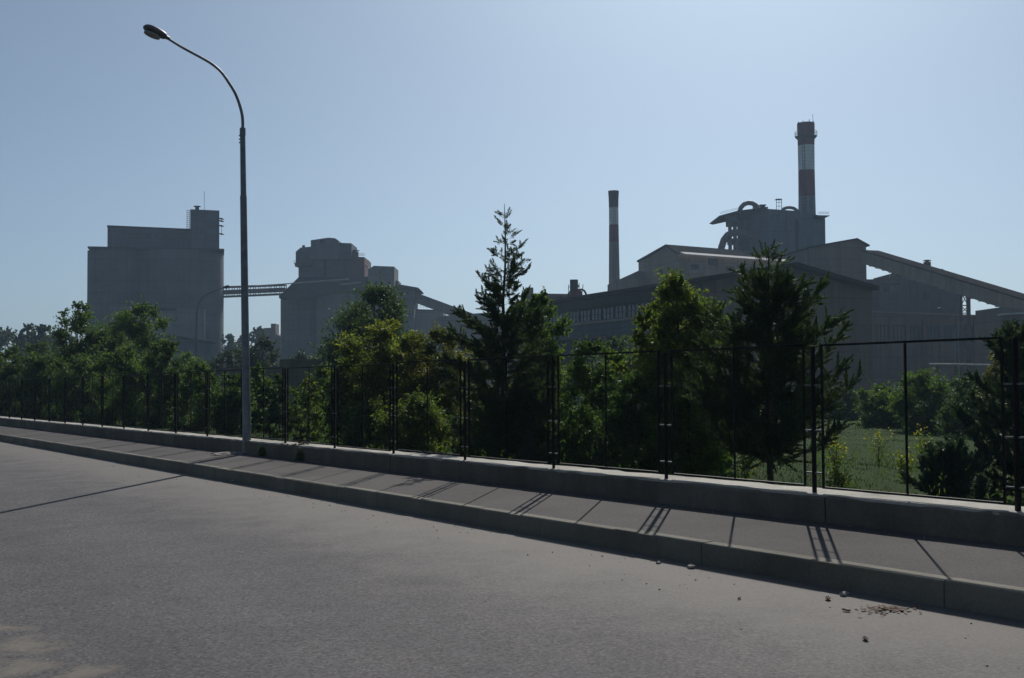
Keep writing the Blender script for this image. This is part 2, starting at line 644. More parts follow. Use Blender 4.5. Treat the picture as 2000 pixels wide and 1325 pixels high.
# sand drifts on the near left of the road
sand_amt = None
for (px, py, r0) in ((60, 1262, .34), (8, 1225, .30), (150, 1312, .22), (30, 1310, .35)):
    t_, l_ = on_plane(px, py, U_ROAD)
    pc = C(t_, l_, U_ROAD)
    ds = nt.nodes.new('ShaderNodeVectorMath')
    ds.operation = 'DISTANCE'
    ds.inputs[1].default_value = tuple(pc)
    nt.links.new(v, ds.inputs[0])
    a2 = nt.nodes.new('ShaderNodeMath')
    a2.operation = 'MULTIPLY_ADD'
    a2.inputs[1].default_value = 1.3
    nt.links.new(nD.outputs[0], a2.inputs[0])
    nt.links.new(ds.outputs['Value'], a2.inputs[2])
    m2 = nt.nodes.new('ShaderNodeMapRange')
    m2.interpolation_type = 'SMOOTHSTEP'
    for i, x in enumerate((r0 + .30, r0 + .54, .85, 0.0)):
        m2.inputs[i + 1].default_value = x
    nt.links.new(a2.outputs[0], m2.inputs[0])
    if sand_amt is None:
        sand_amt = m2.outputs[0]
    else:
        mx = nt.nodes.new('ShaderNodeMath')
        mx.operation = 'MAXIMUM'
        nt.links.new(sand_amt, mx.inputs[0])
        nt.links.new(m2.outputs[0], mx.inputs[1])
        sand_amt = mx.outputs[0]
sand = ramp(nt, nB.outputs[0], [(.3, (.125, .11, .088)), (.7, (.19, .168, .136))]).outputs[0]
base = mixc(nt, sand_amt, base, sand)
nt.links.new(base, b.inputs['Base Color'])
b.inputs['Roughness'].default_value = .85
b.inputs['Specular IOR Level'].default_value = .25
bp = N(nt, 'ShaderNodeBump', Strength=.55, Distance=.006)
nt.links.new(nB.outputs[0], bp.inputs['Height'])
nt.links.new(bp.outputs[0], b.inputs['Normal'])
MT['asphalt'] = m


def strip(name, l0, l1, u, material, nt_=60, nl_=6):
    vs = []
    for i in range(nt_ + 1):
        for j in range(nl_ + 1):
            vs.append(tuple(C(TMIN + (TMAX - TMIN) * i / nt_, l0 + (l1 - l0) * j / nl_, u)))
    q = [(i * (nl_ + 1) + j, i * (nl_ + 1) + j + 1, (i + 1) * (nl_ + 1) + j + 1, (i + 1) * (nl_ + 1) + j)
         for i in range(nt_) for j in range(nl_)]
    return link_mesh(name, mesh_np(name, vs, np.array(q)), material, kind='structure')


strip('road', LR0, L_KOUT + .05, U_ROAD, MT['asphalt'])

m, nt, b = mat('pavement_asphalt')
lat, v = lat_node(nt)
nA = N(nt, 'ShaderNodeTexNoise', Scale=.7, Detail=7, Roughness=.65)
nB = N(nt, 'ShaderNodeTexNoise', Scale=55, Detail=5, Roughness=.75)
for n in (nA, nB):
    nt.links.new(v, n.inputs['Vector'])
base = ramp(nt, nA.outputs[0], [(.3, (.078, .073, .07)), (.7, (.118, .11, .104))]).outputs[0]
gr = ramp(nt, nB.outputs[0], [(.3, (.55, .55, .55)), (.7, (1.4, 1.38, 1.35))]).outputs[0]
base = mixc(nt, .8, base, gr, 'MULTIPLY')
nt.links.new(base, b.inputs['Base Color'])
b.inputs['Roughness'].default_value = .95
b.inputs['Specular IOR Level'].default_value = .1
bp = N(nt, 'ShaderNodeBump', Strength=.5, Distance=.005)
nt.links.new(nB.outputs[0], bp.inputs['Height'])
nt.links.new(bp.outputs[0], b.inputs['Normal'])
strip('pavement', L_KIN - .02, L_WALL + .05, -.004, m, nl_=3)

# kerb: cast blocks a metre long with open joints
rk = random.Random(3)
k = MB()
t = TMIN
while t < 150:
    ln = .998
    j = rk.uniform(-.004, .004)
    o0, o1 = L_KOUT + j, L_KIN
    z1 = rk.uniform(-.003, .003)
    r = .012
    prof = [(o0, U_ROAD - .1), (o0, z1 - r), (o0 + r * .3, z1 - r * .3), (o0 + r, z1), (o1, z1), (o1, U_ROAD - .1)]
    pts = [C(t + .005, l, u) for l, u in prof]
    k.poly(pts, A * (ln - .004))
    t += 1.0
k.box(C(150, L_KOUT, U_ROAD - .1), A * 180, B * (L_KIN - L_KOUT), UP * (-U_ROAD + .1))
k.box(C(TMIN, L_KOUT + .008, U_ROAD - .1), A * 180, B * (L_KIN - L_KOUT - .012), UP * (-U_ROAD + .090))
k.build('kerb', 'kerb', kind='structure')

# ------------------------------------------------------------------ low wall with the fence
root = thing('low_wall', 'low grey concrete wall between pavement and trees, carrying the wire fence', 'wall', C(8, L_WALL, 0))
w = MB()
rw = random.Random(11)
t = TMIN
while t < 320:
    ln = 7.2 if t < 150 else 60
    # slightly uneven coping edge, subdivided along the length
    n = 24 if t < 100 else 4
    vs = []
    for i in range(n + 1):
        tt = t + .006 + (ln - .012) * i / n
        e = rw.uniform(-.009, .009)
        h = U_WALL + rw.uniform(-.008, .008)
        prof = [(L_WALL, -.35), (L_WALL + e * .3, .1), (L_WALL + e, h - .02), (L_WALL + .02 + e, h),
                (L_WALL + WALL_T - .01, h + .004), (L_WALL + WALL_T, -.35)]
        vs += [C(tt, l, u) for l, u in prof]
    fs = []
    for i in range(n):
        for j in range(5):
            a0 = i * 6 + j
            fs.append([a0, a0 + 1, a0 + 7, a0 + 6])
    fs.append([0, 1, 2, 3, 4, 5])
    fs.append([n * 6 + q for q in (5, 4, 3, 2, 1, 0)])
    w.add(vs, fs)
    t += ln
w.build('wall', 'wallconc', root)
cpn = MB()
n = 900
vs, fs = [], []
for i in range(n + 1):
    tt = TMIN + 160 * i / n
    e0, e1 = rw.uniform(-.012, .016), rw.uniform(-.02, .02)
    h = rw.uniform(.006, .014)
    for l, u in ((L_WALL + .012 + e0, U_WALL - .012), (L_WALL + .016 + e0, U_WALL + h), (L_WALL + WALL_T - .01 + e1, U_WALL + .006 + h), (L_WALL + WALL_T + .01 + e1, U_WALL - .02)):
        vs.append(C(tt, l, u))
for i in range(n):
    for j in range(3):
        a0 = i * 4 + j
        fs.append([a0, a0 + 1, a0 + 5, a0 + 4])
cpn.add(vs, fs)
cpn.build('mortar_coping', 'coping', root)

FU0, FU1 = U_WALL + .055, U_FTOP         # frame bottom / top
fl = L_FENCE
nP = 26
root = thing('mesh_fence', 'dark steel fence of framed wire panels along the low concrete wall', 'fence', C(T0, fl, U_WALL))
fence = root
TB = T0 - PANEL
gap = .095
p = MB()
p.bar(C(T0, fl, U_WALL - .12), C(T0, fl, FU1 - .005), .031)
post0 = p.build('post', 'fence', root)
brks = []
for u in (.28, .60, .90):
    uu = FU0 + (FU1 - FU0) * (1 - u)
    brks.append(MB().bar(C(T0 - gap, fl, uu), C(T0 + gap, fl, uu), .012).build('bracket', 'bright', post0))
ta, tb = T0 + gap, T0 + PANEL - gap
fr = MB().lattice(C(ta, fl - .011, FU0), A, UP, [(0, .014), (tb - ta, .014)], [(0, .016), (FU1 - FU0, .016)], B * .018)
pan0 = fr.build('panel_frame', 'fence', root)
mb_ = MB()
mb_.bar(C((ta + tb) / 2, fl, FU0 + .01), C((ta + tb) / 2, fl, FU1 - .01), .016)
mid0 = mb_.build('middle_bar', 'fence', pan0)
nwx, nwz = int((tb - ta) / .05), int((FU1 - FU0) / .05)
wi = MB().lattice(C(ta, fl + .013, FU0), A, UP, [((tb - ta) * i / nwx, .0003) for i in range(nwx + 1)], [((FU1 - FU0) * i / nwz, .0003) for i in range(nwz + 1)], B * .0004)
wir0 = wi.build('wire_mesh', 'wire', pan0)
rl = random.Random(5)
for i in range(-2, nP):
    if i == 0:
        continue
    off = A * (PANEL * i)
    po = post0.copy()
    po.location = off
    COL.objects.link(po)
    for b_ in brks:
        bo = b_.copy()
        bo.parent = po
        COL.objects.link(bo)
    pa = pan0.copy()
    pa.location = off + UP * rl.uniform(-.012, .012)
    COL.objects.link(pa)
    for s_ in (mid0, wir0):
        so = s_.copy()
        so.parent = pa
        COL.objects.link(so)


# ------------------------------------------------------------------ street lamps
def lamp_pt(px, py, base):
    """point on the upright plane through the pole that faces across the road"""
    nb = B.cross(UP).normalized()
    r = ray(px, py)
    kk = nb.dot(base - CAM) / nb.dot(r)
    return CAM + r * kk


t_, l_ = on_plane(482, 886)
lb = C(t_, l_, 0)
lamp = thing('street_lamp', 'tall grey street lamp on the pavement against the low wall, arm reaching over the road', 'street lamp', lb,
             'street lamps')
dl = (lb - CAM).length
mid = lamp_pt(475.5, 386, lb)
top = lamp_pt(474, 262, lb)
q = MB()
q.tube([lb - UP * .05, lb + UP * .4, lb + (mid - lb) * .5, mid], [.076, .072, .064, .057], 16)
q.build('pole', 'lamp_pole', lamp)
q = MB()
q.tube([mid - UP * .02, mid + UP * .05, top - UP * .04, top], [.062, .050, .046, .044], 16)
q.tube([top - UP * .02, top + UP * .10], [.052, .050], 16)
for i in range(3):
    c0 = top - UP * (.03 + .06 * i)
    q.bar(c0, c0 - B.cross(UP) * .0 + Vector((-.065, 0, 0)), .018)
q.build('upper_pole', 'lamp_pole', lamp)
arm_px = [(474, 262), (473.7, 231), (468.5, 207), (459.5, 183), (447, 162), (432, 141), (414, 125.5), (393, 113), (368.7, 100), (347.5, 88), (327, 75)]
ap = [lamp_pt(x, y, lb) for x, y in arm_px]
# dense smooth curve
cp = []
for i in range(len(ap) - 1):
    p0, p1, p2, p3 = ap[max(0, i - 1)], ap[i], ap[i + 1], ap[min(len(ap) - 1, i + 2)]
    for s_ in range(5):
        f = s_ / 5
        cp.append(.5 * ((2 * p1) + (p2 - p0) * f + (2 * p0 - 5 * p1 + 4 * p2 - p3) * f * f + (3 * p1 - p0 - 3 * p2 + p3) * f ** 3))
cp.append(ap[-1])
q = MB()
q.tube(cp, .027, 12, r2=.020)
q.build('arm', 'lamp_pole', lamp)
h0, h1 = lamp_pt(331, 77, lb), lamp_pt(280, 52, lb)
ax = (h1 - h0)
hl = ax.length
ax.normalize()
sd = A.normalized()
un = ax.cross(sd).normalized()
if un.z < 0:
    un = -un
q = MB()
ns, nr = 14, 16
prof = [(0, .045, .04), (.08, .05, .045), (.14, .06, .05), (.18, .10, .075), (.3, .125, .09), (.5, .145, .10), (.7, .15, .095), (.85, .135, .08), (.95, .09, .055), (1.0, .02, .015)]
vs, fs = [], []
for f, wd, ht in prof:
    for kx in range(nr):
        a_ = 2 * PI * kx / nr
        cc, ss = math.cos(a_), math.sin(a_)
        vs.append(h0 + ax * (hl * f) + sd * (wd * .85 * cc) + un * (ht * .85 * (ss if ss > 0 else ss * .55)))
for i in range(len(prof) - 1):
    for kx in range(nr):
        k2 = (kx + 1) % nr
        fs.append([i * nr + kx, i * nr + k2, (i + 1) * nr + k2, (i + 1) * nr + kx])
fs.append(list(range(nr)))
fs.append(list(range((len(prof) - 1) * nr + nr - 1, (len(prof) - 1) * nr - 1, -1)))
q.add(vs, fs, True)
hd = q.build('lamp_head', 'lamp_head', lamp)
q = MB()
vs = []
for i in range(13):
    a_ = 2 * PI * i / 13
    vs.append(h0 + ax * (hl * (.62 + .30 * math.cos(a_))) + sd * (.10 * math.sin(a_)) - un * (.052))
q.poly(vs, -un * .03)
q.build('lamp_cover', 'lamp_glass', hd)
q = MB()
q.cbox(lb - UP * .01, .28, .28, .03, Ah, Bh)
q.build('base_plate', 'lamp_pole', lamp)


def copy_tree(o, parent=None):
    c = o.copy()
    COL.objects.link(c)
    if parent:
        c.parent = parent
    for ch in list(o.children):
        copy_tree(ch, c)
    return c


for (px, ytop, d, rot, lab) in (
        (381, 553, 82, 205, 'far street lamp before the left silo block, its head pointing right'),
        (1874, 600, 115, 25, 'far street lamp before the brown kiln building, its pale head pointing left'),
        (1866, 623, 150, 215, 'smaller far street lamp beneath the conveyor gallery, its head pointing right')):
    c = copy_tree(lamp)
    g = V(px, 760, d)
    c.location = (g.x, g.y, tz(g.x, g.y) - .1)
    c.rotation_euler = (0, 0, rad(rot - 40))
    c['label'] = lab
    want = V(px, ytop, d).z - c.location.z
    sc = want / (h1.z - lb.z + .1)
    c.scale = (sc, sc, sc)

# ------------------------------------------------------------------ industrial buildings
GZ = -2.0


def hv(px0, d0, px1, d1):
    """horizontal vector pointing away from the camera, square to the face px0->px1, unit length"""
    p, q_ = V(px0, 735, d0), V(px1, 735, d1)
    d = Vector((q_.x - p.x, q_.y - p.y, 0)).normalized()
    n_ = Vector((-d.y, d.x, 0))
    if n_.y < 0:
        n_ = -n_
    return n_


def P(*tr):
    return [V(*x) for x in tr]


def on_face(px0, d0, px1, d1, px):
    """depth on the upright face through two columns"""
    a_, b_ = V(px0, 735, d0), V(px1, 735, d1)
    r = ray(px, 735)
    dx, dy = b_.x - a_.x, b_.y - a_.y
    # a + s*d = r*k (xy)
    det = dx * (-r.y) - dy * (-r.x)
    s_ = ((-a_.x) * (-r.y) - (-a_.y) * (-r.x)) / det
    return (a_.y + s_ * dy - CAM.y) / r.y


def inset(face, px0, px1, py0, py1, proud=.12, depth=.3):
    """thin box lying on a face, for windows, openings and trims"""
    n_ = hv(*face)
    d0, d1 = on_face(*face, px0), on_face(*face, px1)
    a_, b_ = V(px0, py0, d0), V(px1, py0, d1)
    zt, zb_ = V(px0, py0, d0).z, V(px0, py1, d0).z
    b_ = Vector((b_.x, b_.y, zt))
    return MB().prism([a_ - n_ * proud, b_ - n_ * proud], n_ * depth, zb_)


def window(face, parent, px0, px1, py0, py1, mt='glass', frame='steel', name='window', bars=2):
    o = inset(face, px0, px1, py0, py1, .06, .3).build(name, mt, parent)
    if frame:
        n_ = hv(*face)
        d0, d1 = on_face(*face, px0), on_face(*face, px1)
        a_, b_ = V(px0, py0, d0), V(px1, py0, d1)
        b_.z = a_.z
        zb_ = V(px0, py1, d0).z
        ex = (b_ - a_).normalized()
        wd_, ht_ = (b_ - a_).length, a_.z - zb_
        f = MB().lattice(Vector((a_.x, a_.y, zb_)) - n_ * .12, ex, UP, [(wd_ * i / bars, .1) for i in range(bars + 1)], [(0, .1), (ht_, .1)], n_ * .1)
        f.build('frame', frame, o)
    return o


def cyl(mb, c, r, z0, z1, n=40):
    mb.tube([Vector((c.x, c.y, z0)), Vector((c.x, c.y, z1))], r, n)
    return mb


def railing(mb, p, q_, h=1.0, n=6, w=.06):
    d = q_ - p
    L = d.length
    return mb.lattice(p, d / L, UP, [(L * i / n, w) for i in range(n + 1)], [(h * .5, w), (h, w)], Vector((0, w, 0)))


# ---- silo block on the left
g = V(304, 760, 266)
s1 = thing('silo_building', 'big grey silo block with flat roofhouse and lift tower on top', 'silo building', (g.x, g.y, GZ))
zt = V(304, 494, 268).z
for px, d, rpx in ((228, 265, 55), (297, 274, 45), (349, 270, 85)):
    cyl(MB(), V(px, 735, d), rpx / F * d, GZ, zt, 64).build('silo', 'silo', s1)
MB().prism([Vector((p.x, p.y, zt - .3)) for p in P((190, 600, 279), (425, 600, 276))], Vector((0, 5, 0)), GZ).build('core_wall', 'silo', s1)
rr_ = ray(425, 735)
n_ = Vector((rr_.x, rr_.y, 0)).normalized()
ps = P((171, 488, 257.5), (438, 501, 264))
MB().prism([Vector((p.x, p.y, zt + .40)) for p in ps], n_ * 13, zt + .002).build('roof_slab', 'roofdark', s1)
face = (210, 259.5, 378, 266)
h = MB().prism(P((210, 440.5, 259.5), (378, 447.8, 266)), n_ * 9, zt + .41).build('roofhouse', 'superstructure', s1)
for i in range(8):
    x0 = 232 + i * 17
    window(face, h, x0, x0 + 13, 456, 466, bars=3)
inset(face, 210, 371, 468.5, 470.5, .15, .3).build('cornice', 'superstructure', h)
MB().prism([p + UP * .02 for p in P((209, 440.3, 259.3), (372, 447.4, 265.5))], n_ * 9.6, bots=[p - UP * .35 for p in P((209, 440.3, 259.3), (372, 447.4, 265.5))]).build('roof', 'roofdark', h)
tface = (371.5, 264.5, 428.5, 266.6)
tw = MB().prism(P((371.5, 409, 264.5), (428.5, 411.5, 266.6)), n_ * 9, zt + .46).build('lift_tower', 'superstructure', s1)
q = MB()
for py in (427, 431.5, 441, 457):
    a_ = V(427, py, 267)
    q.box(a_, Vector((.75, 0, 0)), Vector((0, 2.2, 0)), UP * .15)
for x in (.70, .05):
    a_ = V(427, 458, 267)
    q.bar(a_ + Vector((x, 0, 0)), a_ + Vector((x, 0, 2.0)), .09)
q.build('balcony', 'steel', tw)
lz_ = V(365, 411, 262).z - V(365, 447, 262).z
q = MB().lattice(V(365, 447, 262), Vector((1, 0, 0)), UP, [(0, .1), (.55, .1)], [(lz_ * i / 9, .09) for i in range(10)], Vector((0, .09, 0)))
q.build('ladder', 'steel', tw)
q = MB()
cyl(q, V(385, 409, 267), .45, V(385, 410, 267).z, V(385, 404.5, 267).z, 12)
cyl(q, V(385, 409, 267), .85, V(385, 404.2, 267).z, V(385, 403, 267).z, 12)
q.build('vent', 'steel', tw)
MB().bar(V(399, 411, 268), V(399, 374, 268), .09).build('mast', 'steel', tw)
face = (213, 249, 400, 256)
bb = MB().prism(P((213, 598, 249), (400, 604, 256)), n_ * 8, GZ).build('loading_bay', 'silo2', s1)
inset(face, 290, 345, 601, 607, .05, .3).build('opening', 'opening', bb)
for x0 in (300, 352):
    inset(face, x0, x0 + 40, 628, 668, .05, .3).build('gate', 'brown2', bb)

g = V(375, 700, 205)
sh = thing('shed', 'small pale lean-to shed in front of the left silo block', 'shed', (g.x, g.y, GZ))
fs_ = (328, 202, 416, 206)
n2_ = hv(*fs_)
MB().prism(P((328, 655, 202), (416, 671, 206)), n2_ * 10, GZ).build('wall', 'lilac', sh)
pr = P((326, 652.5, 201), (421, 669.5, 205))
MB().prism(pr, n2_ * 12, bots=[p - UP * .22 for p in pr]).build('roof', 'roofdark', sh)

# ---- conveyor bridge between the silo blocks
g = V(495, 570, 275)
cb = thing('conveyor_bridge', 'open steel conveyor bridge spanning between the two silo blocks', 'conveyor', (g.x, g.y, g.z))
dk = Vector((0, 2.2, 0))
for (y0, y1, nm, mt_, th) in ((561, 556.5, 'roof_beam', 'rust', .35), (571, 565.5, 'belt_deck', 'rust', .95), (579.5, 574, 'lower_chord', 'rust', .35)):
    q = MB()
    a_, b_ = V(432, y0, 272), V(556, y1, 281)
    q.box(a_ - UP * th / 2, b_ - a_, dk, UP * th)
    q.build(nm, mt_, cb)
for off in (Vector((0, 0, 0)), dk):
    a_, b_ = V(432, 579.5, 272), V(556, 574, 281)
    L = (b_ - a_).length
    hh_ = V(432, 561, 272).z - a_.z
    MB().lattice(a_ + off, (b_ - a_) / L, UP, [(L * i / 12, .16) for i in range(13)], [(.05, .16), (hh_, .16)], Vector((0, .12, 0))).build('truss', 'rust', cb)
MB().tube(P((500, 558.5, 276), (556, 555, 275), (681, 545.5, 271)), .14, 8).build('pipe', 'pale', cb)

# ---- second silo block
g = V(680, 760, 285)
s2 = thing('silo_building', 'second silo block beyond the street lamp, with stacked tower rooms and a red vent', 'silo building', (g.x, g.y, GZ))
zt = V(600, 577, 285).z
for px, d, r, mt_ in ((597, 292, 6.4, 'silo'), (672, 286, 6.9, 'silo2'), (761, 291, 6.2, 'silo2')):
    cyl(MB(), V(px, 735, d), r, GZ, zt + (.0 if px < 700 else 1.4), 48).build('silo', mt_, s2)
fv = Vector((0, 1, 0))
d = 279
MB().prism(P((545, 576, d), (552, 572, d), (583, 542, d), (724, 541, d), (727, 551, d), (816, 562, d)), fv * 18, bots=P((545, 583, d), (552, 583, d), (583, 583, d), (724, 565, d), (727, 565, d), (816, 565, d))).build('roof', 'roofdark', s2)
MB().prism(P((665, 555, 278), (706, 551, 278)), fv * 1, bots=P((665, 557, 278), (706, 553, 278))).build('gutter', 'pale', s2)
tw = MB().prism(P((583, 505, 281), (713, 504, 281)), fv * 12, V(640, 546, 281).z).build('tower', 'superstructure', s2)
lb_ = MB().prism(P((577.5, 492, 279.5), (587, 484, 279.5), (609, 482, 279.5)), fv * 11, V(590, 521, 279.5).z).build('tower_room', 'superstructure', s2)
MB().prism(P((607, 469.5, 278), (641, 464.5, 278), (654, 465.5, 278), (661, 470, 278)), fv * 11, V(640, 506, 278).z).build('tower_room', 'silo', s2)
MB().prism(P((653, 474, 279), (686.5, 475.5, 279)), fv * 10, V(670, 506, 279).z).build('tower_room', 'superstructure', s2)
inset((607, 278, 661, 278), 625, 634, 468, 475, .05, .2).build('opening', 'opening', lb_)
inset((583, 281, 713, 281), 632, 638, 508, 541, .05, .2).build('downpipe', 'opening', tw)
inset((583, 281, 713, 281), 607, 632, 506, 523, .12, .2).build('panel', 'silo2', tw)
rd = MB().prism(P((684, 501.5, 279.2), (711.8, 502.5, 279.2)), fv * 10, V(700, 545, 279.2).z).build('red_room', 'red', s2)
q = MB()
cyl(q, V(693, 500, 282), .95, V(693, 503, 282).z, V(693, 492.5, 282).z, 14)
cyl(q, V(693, 500, 282), .35, V(693, 492.5, 282).z, V(693, 490.5, 282).z, 10)
cyl(q, V(693, 500, 282), 1.15, V(693, 490.5, 282).z, V(693, 489.4, 282).z, 14)
q.build('vent', 'red', rd)
q = MB()
railing(q, V(700, 502.3, 279.5), V(711.5, 502.6, 279.5), .85, 4, .07)
q.build('railing', 'steel', rd)
q = MB()
cyl(q, V(593, 484, 281), .35, V(593, 486, 281).z, V(593, 479.5, 281).z, 10)
q.build('vent', 'steel', lb_)
q = MB()
q.box(V(574, 516, 278.4), V(606, 516, 278.4) - V(574, 516, 278.4), Vector((0, 1.2, 0)), UP * .2)
railing(q, V(574, 516, 278.4), V(606, 516, 278.4), .8, 8, .08)
q.box(V(576, 521, 278.6), Vector((1.4, 0, 0)), Vector((0, 1, 0)), UP * .9)
q.build('balcony', 'rust', lb_)
hh = MB().prism(P((719, 526.5, 277), (730, 519.5, 277), (770, 521, 277)), fv * 10, V(740, 563, 277).z).build('head_room', 'silo2', s2)
inset((719, 277, 770, 277), 745, 759, 538, 556, .05, .2).build('opening', 'opening', hh)
MB().prism(P((769, 548, 280), (778.5, 549, 280)), fv * 6, V(770, 556, 280).z).build('parapet', 'brown', s2)
MB().tube(P((711, 520, 282), (715, 519, 281), (719, 522, 280), (720, 527, 279)), .18, 8).build('pipe', 'steel', s2)
pr = P((766, 553.5, 281), (817, 562.5, 281))
MB().prism([p + UP * .05 for p in pr], fv * 14, bots=[p - UP * .3 for p in pr]).build('roof_slab', 'brown', s2)
MB().prism(P((750, 565, 283), (808.5, 565, 283)), fv * 12, GZ).build('side_wall', 'silo', s2)

g = V(836, 700, 292)
bx = thing('box_building', 'plain pale grey box building right of the second silo block under the sloping gallery', 'building', (g.x, g.y, GZ))
MB().prism(P((806.5, 605, 288), (866, 607, 288)), fv * 12, GZ).build('wall', 'pale_block', bx)
MB().prism(P((806, 603.8, 287.8), (866.6, 605.8, 287.8)), fv * 12.4, bots=P((806, 605.4, 287.8), (866.6, 607.4, 287.8))).build('roof', 'roofdark', bx)
q = MB()
railing(q, V(810, 604, 288), V(850, 605, 288), 1.0, 7, .05)
q.build('railing', 'steel', bx)

g = V(865, 600, 286)
gl = thing('conveyor_gallery', 'sloping covered gallery descending right from the second silo block', 'conveyor', (g.x, g.y, g.z))
q = MB().poly(P((800, 568, 285), (940, 619.5, 276), (940, 639, 276), (800, 587, 285)), Vector((0, 2.6, 0)))
q.build('gallery', 'brown2', gl)
q = MB().poly(P((800, 567.2, 284.8), (940, 618.7, 275.8), (940, 620.4, 275.8), (800, 568.9, 284.8)), Vector((0, 3.0, 0)))
q.build('roof', 'roofdark', gl)

g = V(960, 700, 250)
hl_ = thing('gable_hall', 'dark low hall behind the tall conifer, its roof falling away to both sides', 'hall', (g.x, g.y, GZ))
MB().prism(P((867, 617, 250), (950, 611, 250), (1060, 622, 250)), Vector((-4, 18, 0)), GZ).build('wall', 'brown2', hl_)
for x0 in (871, 880):
    inset((867, 250, 1075, 250), x0, x0 + 6, 637, 645, .05, .2).build('window', 'glass', hl_)

g = V(527, 660, 330)
rn = thing('ruin', 'small dark brick building with a stubby square tower between the two silo blocks', 'building', (g.x, g.y, GZ))
MB().prism(P((500, 646, 330), (517, 641, 330), (531, 640.5, 330)), fv * 8, GZ).build('wall', 'brown', rn)
MB().prism(P((529, 632.5, 329), (538, 632.5, 329)), fv * 5, GZ).build('tower', 'brown', rn)
MB().prism(P((538, 651, 330), (549, 658, 330)), fv * 8, GZ).build('annex', 'brown', rn)

# ---- long dark hall behind the trees
E1, AP, E2 = V(1368, 541.5, 114), V(1543, 514, 120.5), V(1702, 560, 127)
far = V(1070, 585, 148)
run = Vector((far.x - E1.x, far.y - E1.y, 0)) * 1.25
g = V(1543, 780, 120.5)
lh = thing('long_hall', 'long dark workshop hall with a low gabled end, behind the broad dark conifer', 'hall', (g.x, g.y, GZ))
ew = E2 - E1
MB().prism([E1 - UP * .5, AP - UP * .5, E2 - UP * .5], run, GZ).build('wall', 'brown', lh)
# roof sheets
rn_ = -run.normalized() * 1.2
dnv = (ew.normalized())
e1o, e2o = E1 - Vector((dnv.x, dnv.y, 0)) * .8 - UP * .13, E2 + Vector((dnv.x, dnv.y, 0)) * .1 - UP * .04
MB().poly([e1o + rn_, AP + rn_, e2o + rn_, e2o + rn_ - UP * .45, AP + rn_ - UP * .45, e1o + rn_ - UP * .45], run - rn_).build('roof', 'roofdark', lh)
sf = (1368, 114, 1070, 148)
sn = run.cross(UP).normalized()
if sn.y > 0:
    sn = -sn
rl_ = run.normalized()
LENR = run.length


def side_box(name, s0, s1, z0, z1, proud, mt_, parent):
    a_ = Vector((E1.x, E1.y, 0)) + rl_ * s0 + sn * proud
    q_ = MB().box(Vector((a_.x, a_.y, z0)), rl_ * (s1 - s0), -sn * (proud + .1), UP * (z1 - z0))
    return q_.build(name, mt_, parent)


ze = E1.z
side_box('fascia', -.3, LENR, ze - 1.75, ze - .75, .55, 'fascia', lh)
nw = 15
for i in range(nw):
    s0 = .5 + i * (LENR - 1) / nw
    s1_ = s0 + (LENR - 1) / nw - .35
    wq = side_box('window', s0, s1_, ze - 3.3, ze - 1.9, .06, 'glass', lh)
    a_ = Vector((E1.x, E1.y, ze - 3.3)) + rl_ * s0 + sn * .12
    f = MB().lattice(a_, rl_, UP, [((s1_ - s0) * k_ / 3, .09) for k_ in range(4)], [(0, .08), (.7, .06), (1.4, .08)], -sn * .1)
    f.build('frame', 'steel', wq)
side_box('sill', -.2, LENR, ze - 3.62, ze - 3.36, .22, 'pale', lh).data.materials[0] = MT['beige']
side_box('lower_wall', -.2, LENR, ze - 5.2, ze - 3.63, .12, 'superstructure', lh)
for i in range(7):
    s0 = 2 + i * 6.5
    side_box('gate', s0, s0 + 5.2, GZ, ze - 5.35, .08, 'opening', lh)
gf = (1368, 114, 1702, 127)
lw = inset(gf, 1372, 1699, 684, 800, .10, .3).build('end_plinth', 'lilac', lh)
for (x0, x1, y0, y1) in ((1646, 1690, 688, 708), (1640, 1690, 741, 753)):
    inset(gf, x0, x1, y0, y1, .14, .3).build('window', 'glass', lh)
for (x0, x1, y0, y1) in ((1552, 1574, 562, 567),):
    inset(gf, x0, x1, y0, y1, .06, .3).build('window', 'pale', lh)  # pale panel: daylight in the gable opening put into the colour

# ---- low roof and rooftop machinery left of the small chimney
g = V(1070, 600, 172)
fr_ = thing('flat_hall', 'flat brown roofed hall just right of the tall slim conifer', 'hall', (g.x, g.y, GZ))
MB().prism(P((1020, 579, 182), (1116, 581, 180)), Vector((0, 14, 0)), GZ).build('wall', 'brown2', fr_)
MB().prism(P((1018, 573, 181.5), (1118, 574.5, 179.5)), Vector((0, 15, 0)), bots=P((1018, 579.4, 181.5), (1118, 581.4, 179.5))).build('roof', 'brown', fr_)
q = MB()
q.tube(P((1034, 576, 183), (1034, 562, 183)), .65, 14)
q.build('vent', 'brown', fr_)
g = V(1122, 585, 172)
fan = thing('dust_fan', 'rooftop dust fan with stub stack and bent pipes left of the small chimney', 'fan', (g.x, g.y, g.z - 2))
q = MB()
q.tube(P((1121, 582, 172), (1121, 546.5, 172)), .62, 14)
q.build('stack', 'steel', fan)
q = MB()
q.tube(P((1127, 575, 171.5), (1127, 575, 173.5)), .85, 18)
q.box(V(1115, 580, 171), V(1137, 580, 171) - V(1115, 580, 171), Vector((0, 2, 0)), UP * .75)
q.build('fan_casing', 'red', fan)
q = MB()
for (x0, y0, x1, y1) in ((1110.5, 582, 1110.5, 556), (1110.5, 561, 1131, 561), (1131, 580, 1131, 553), (1137, 572, 1139, 556), (1117, 567, 1131, 567)):
    q.bar(V(x0, y0, 172), V(x1, y1, 172), .09)
q.box(V(1124, 559, 171.4), V(1132, 559, 171.4) - V(1124, 559, 171.4), Vector((0, 1.2, 0)), UP * .14)
q.build('platform', 'steel', fan)
MB().tube(P((1131, 567, 172), (1136, 565.5, 172), (1141, 568, 172), (1144.5, 574, 172), (1145, 582, 172)), .16, 8).build('pipe', 'steel', fan)
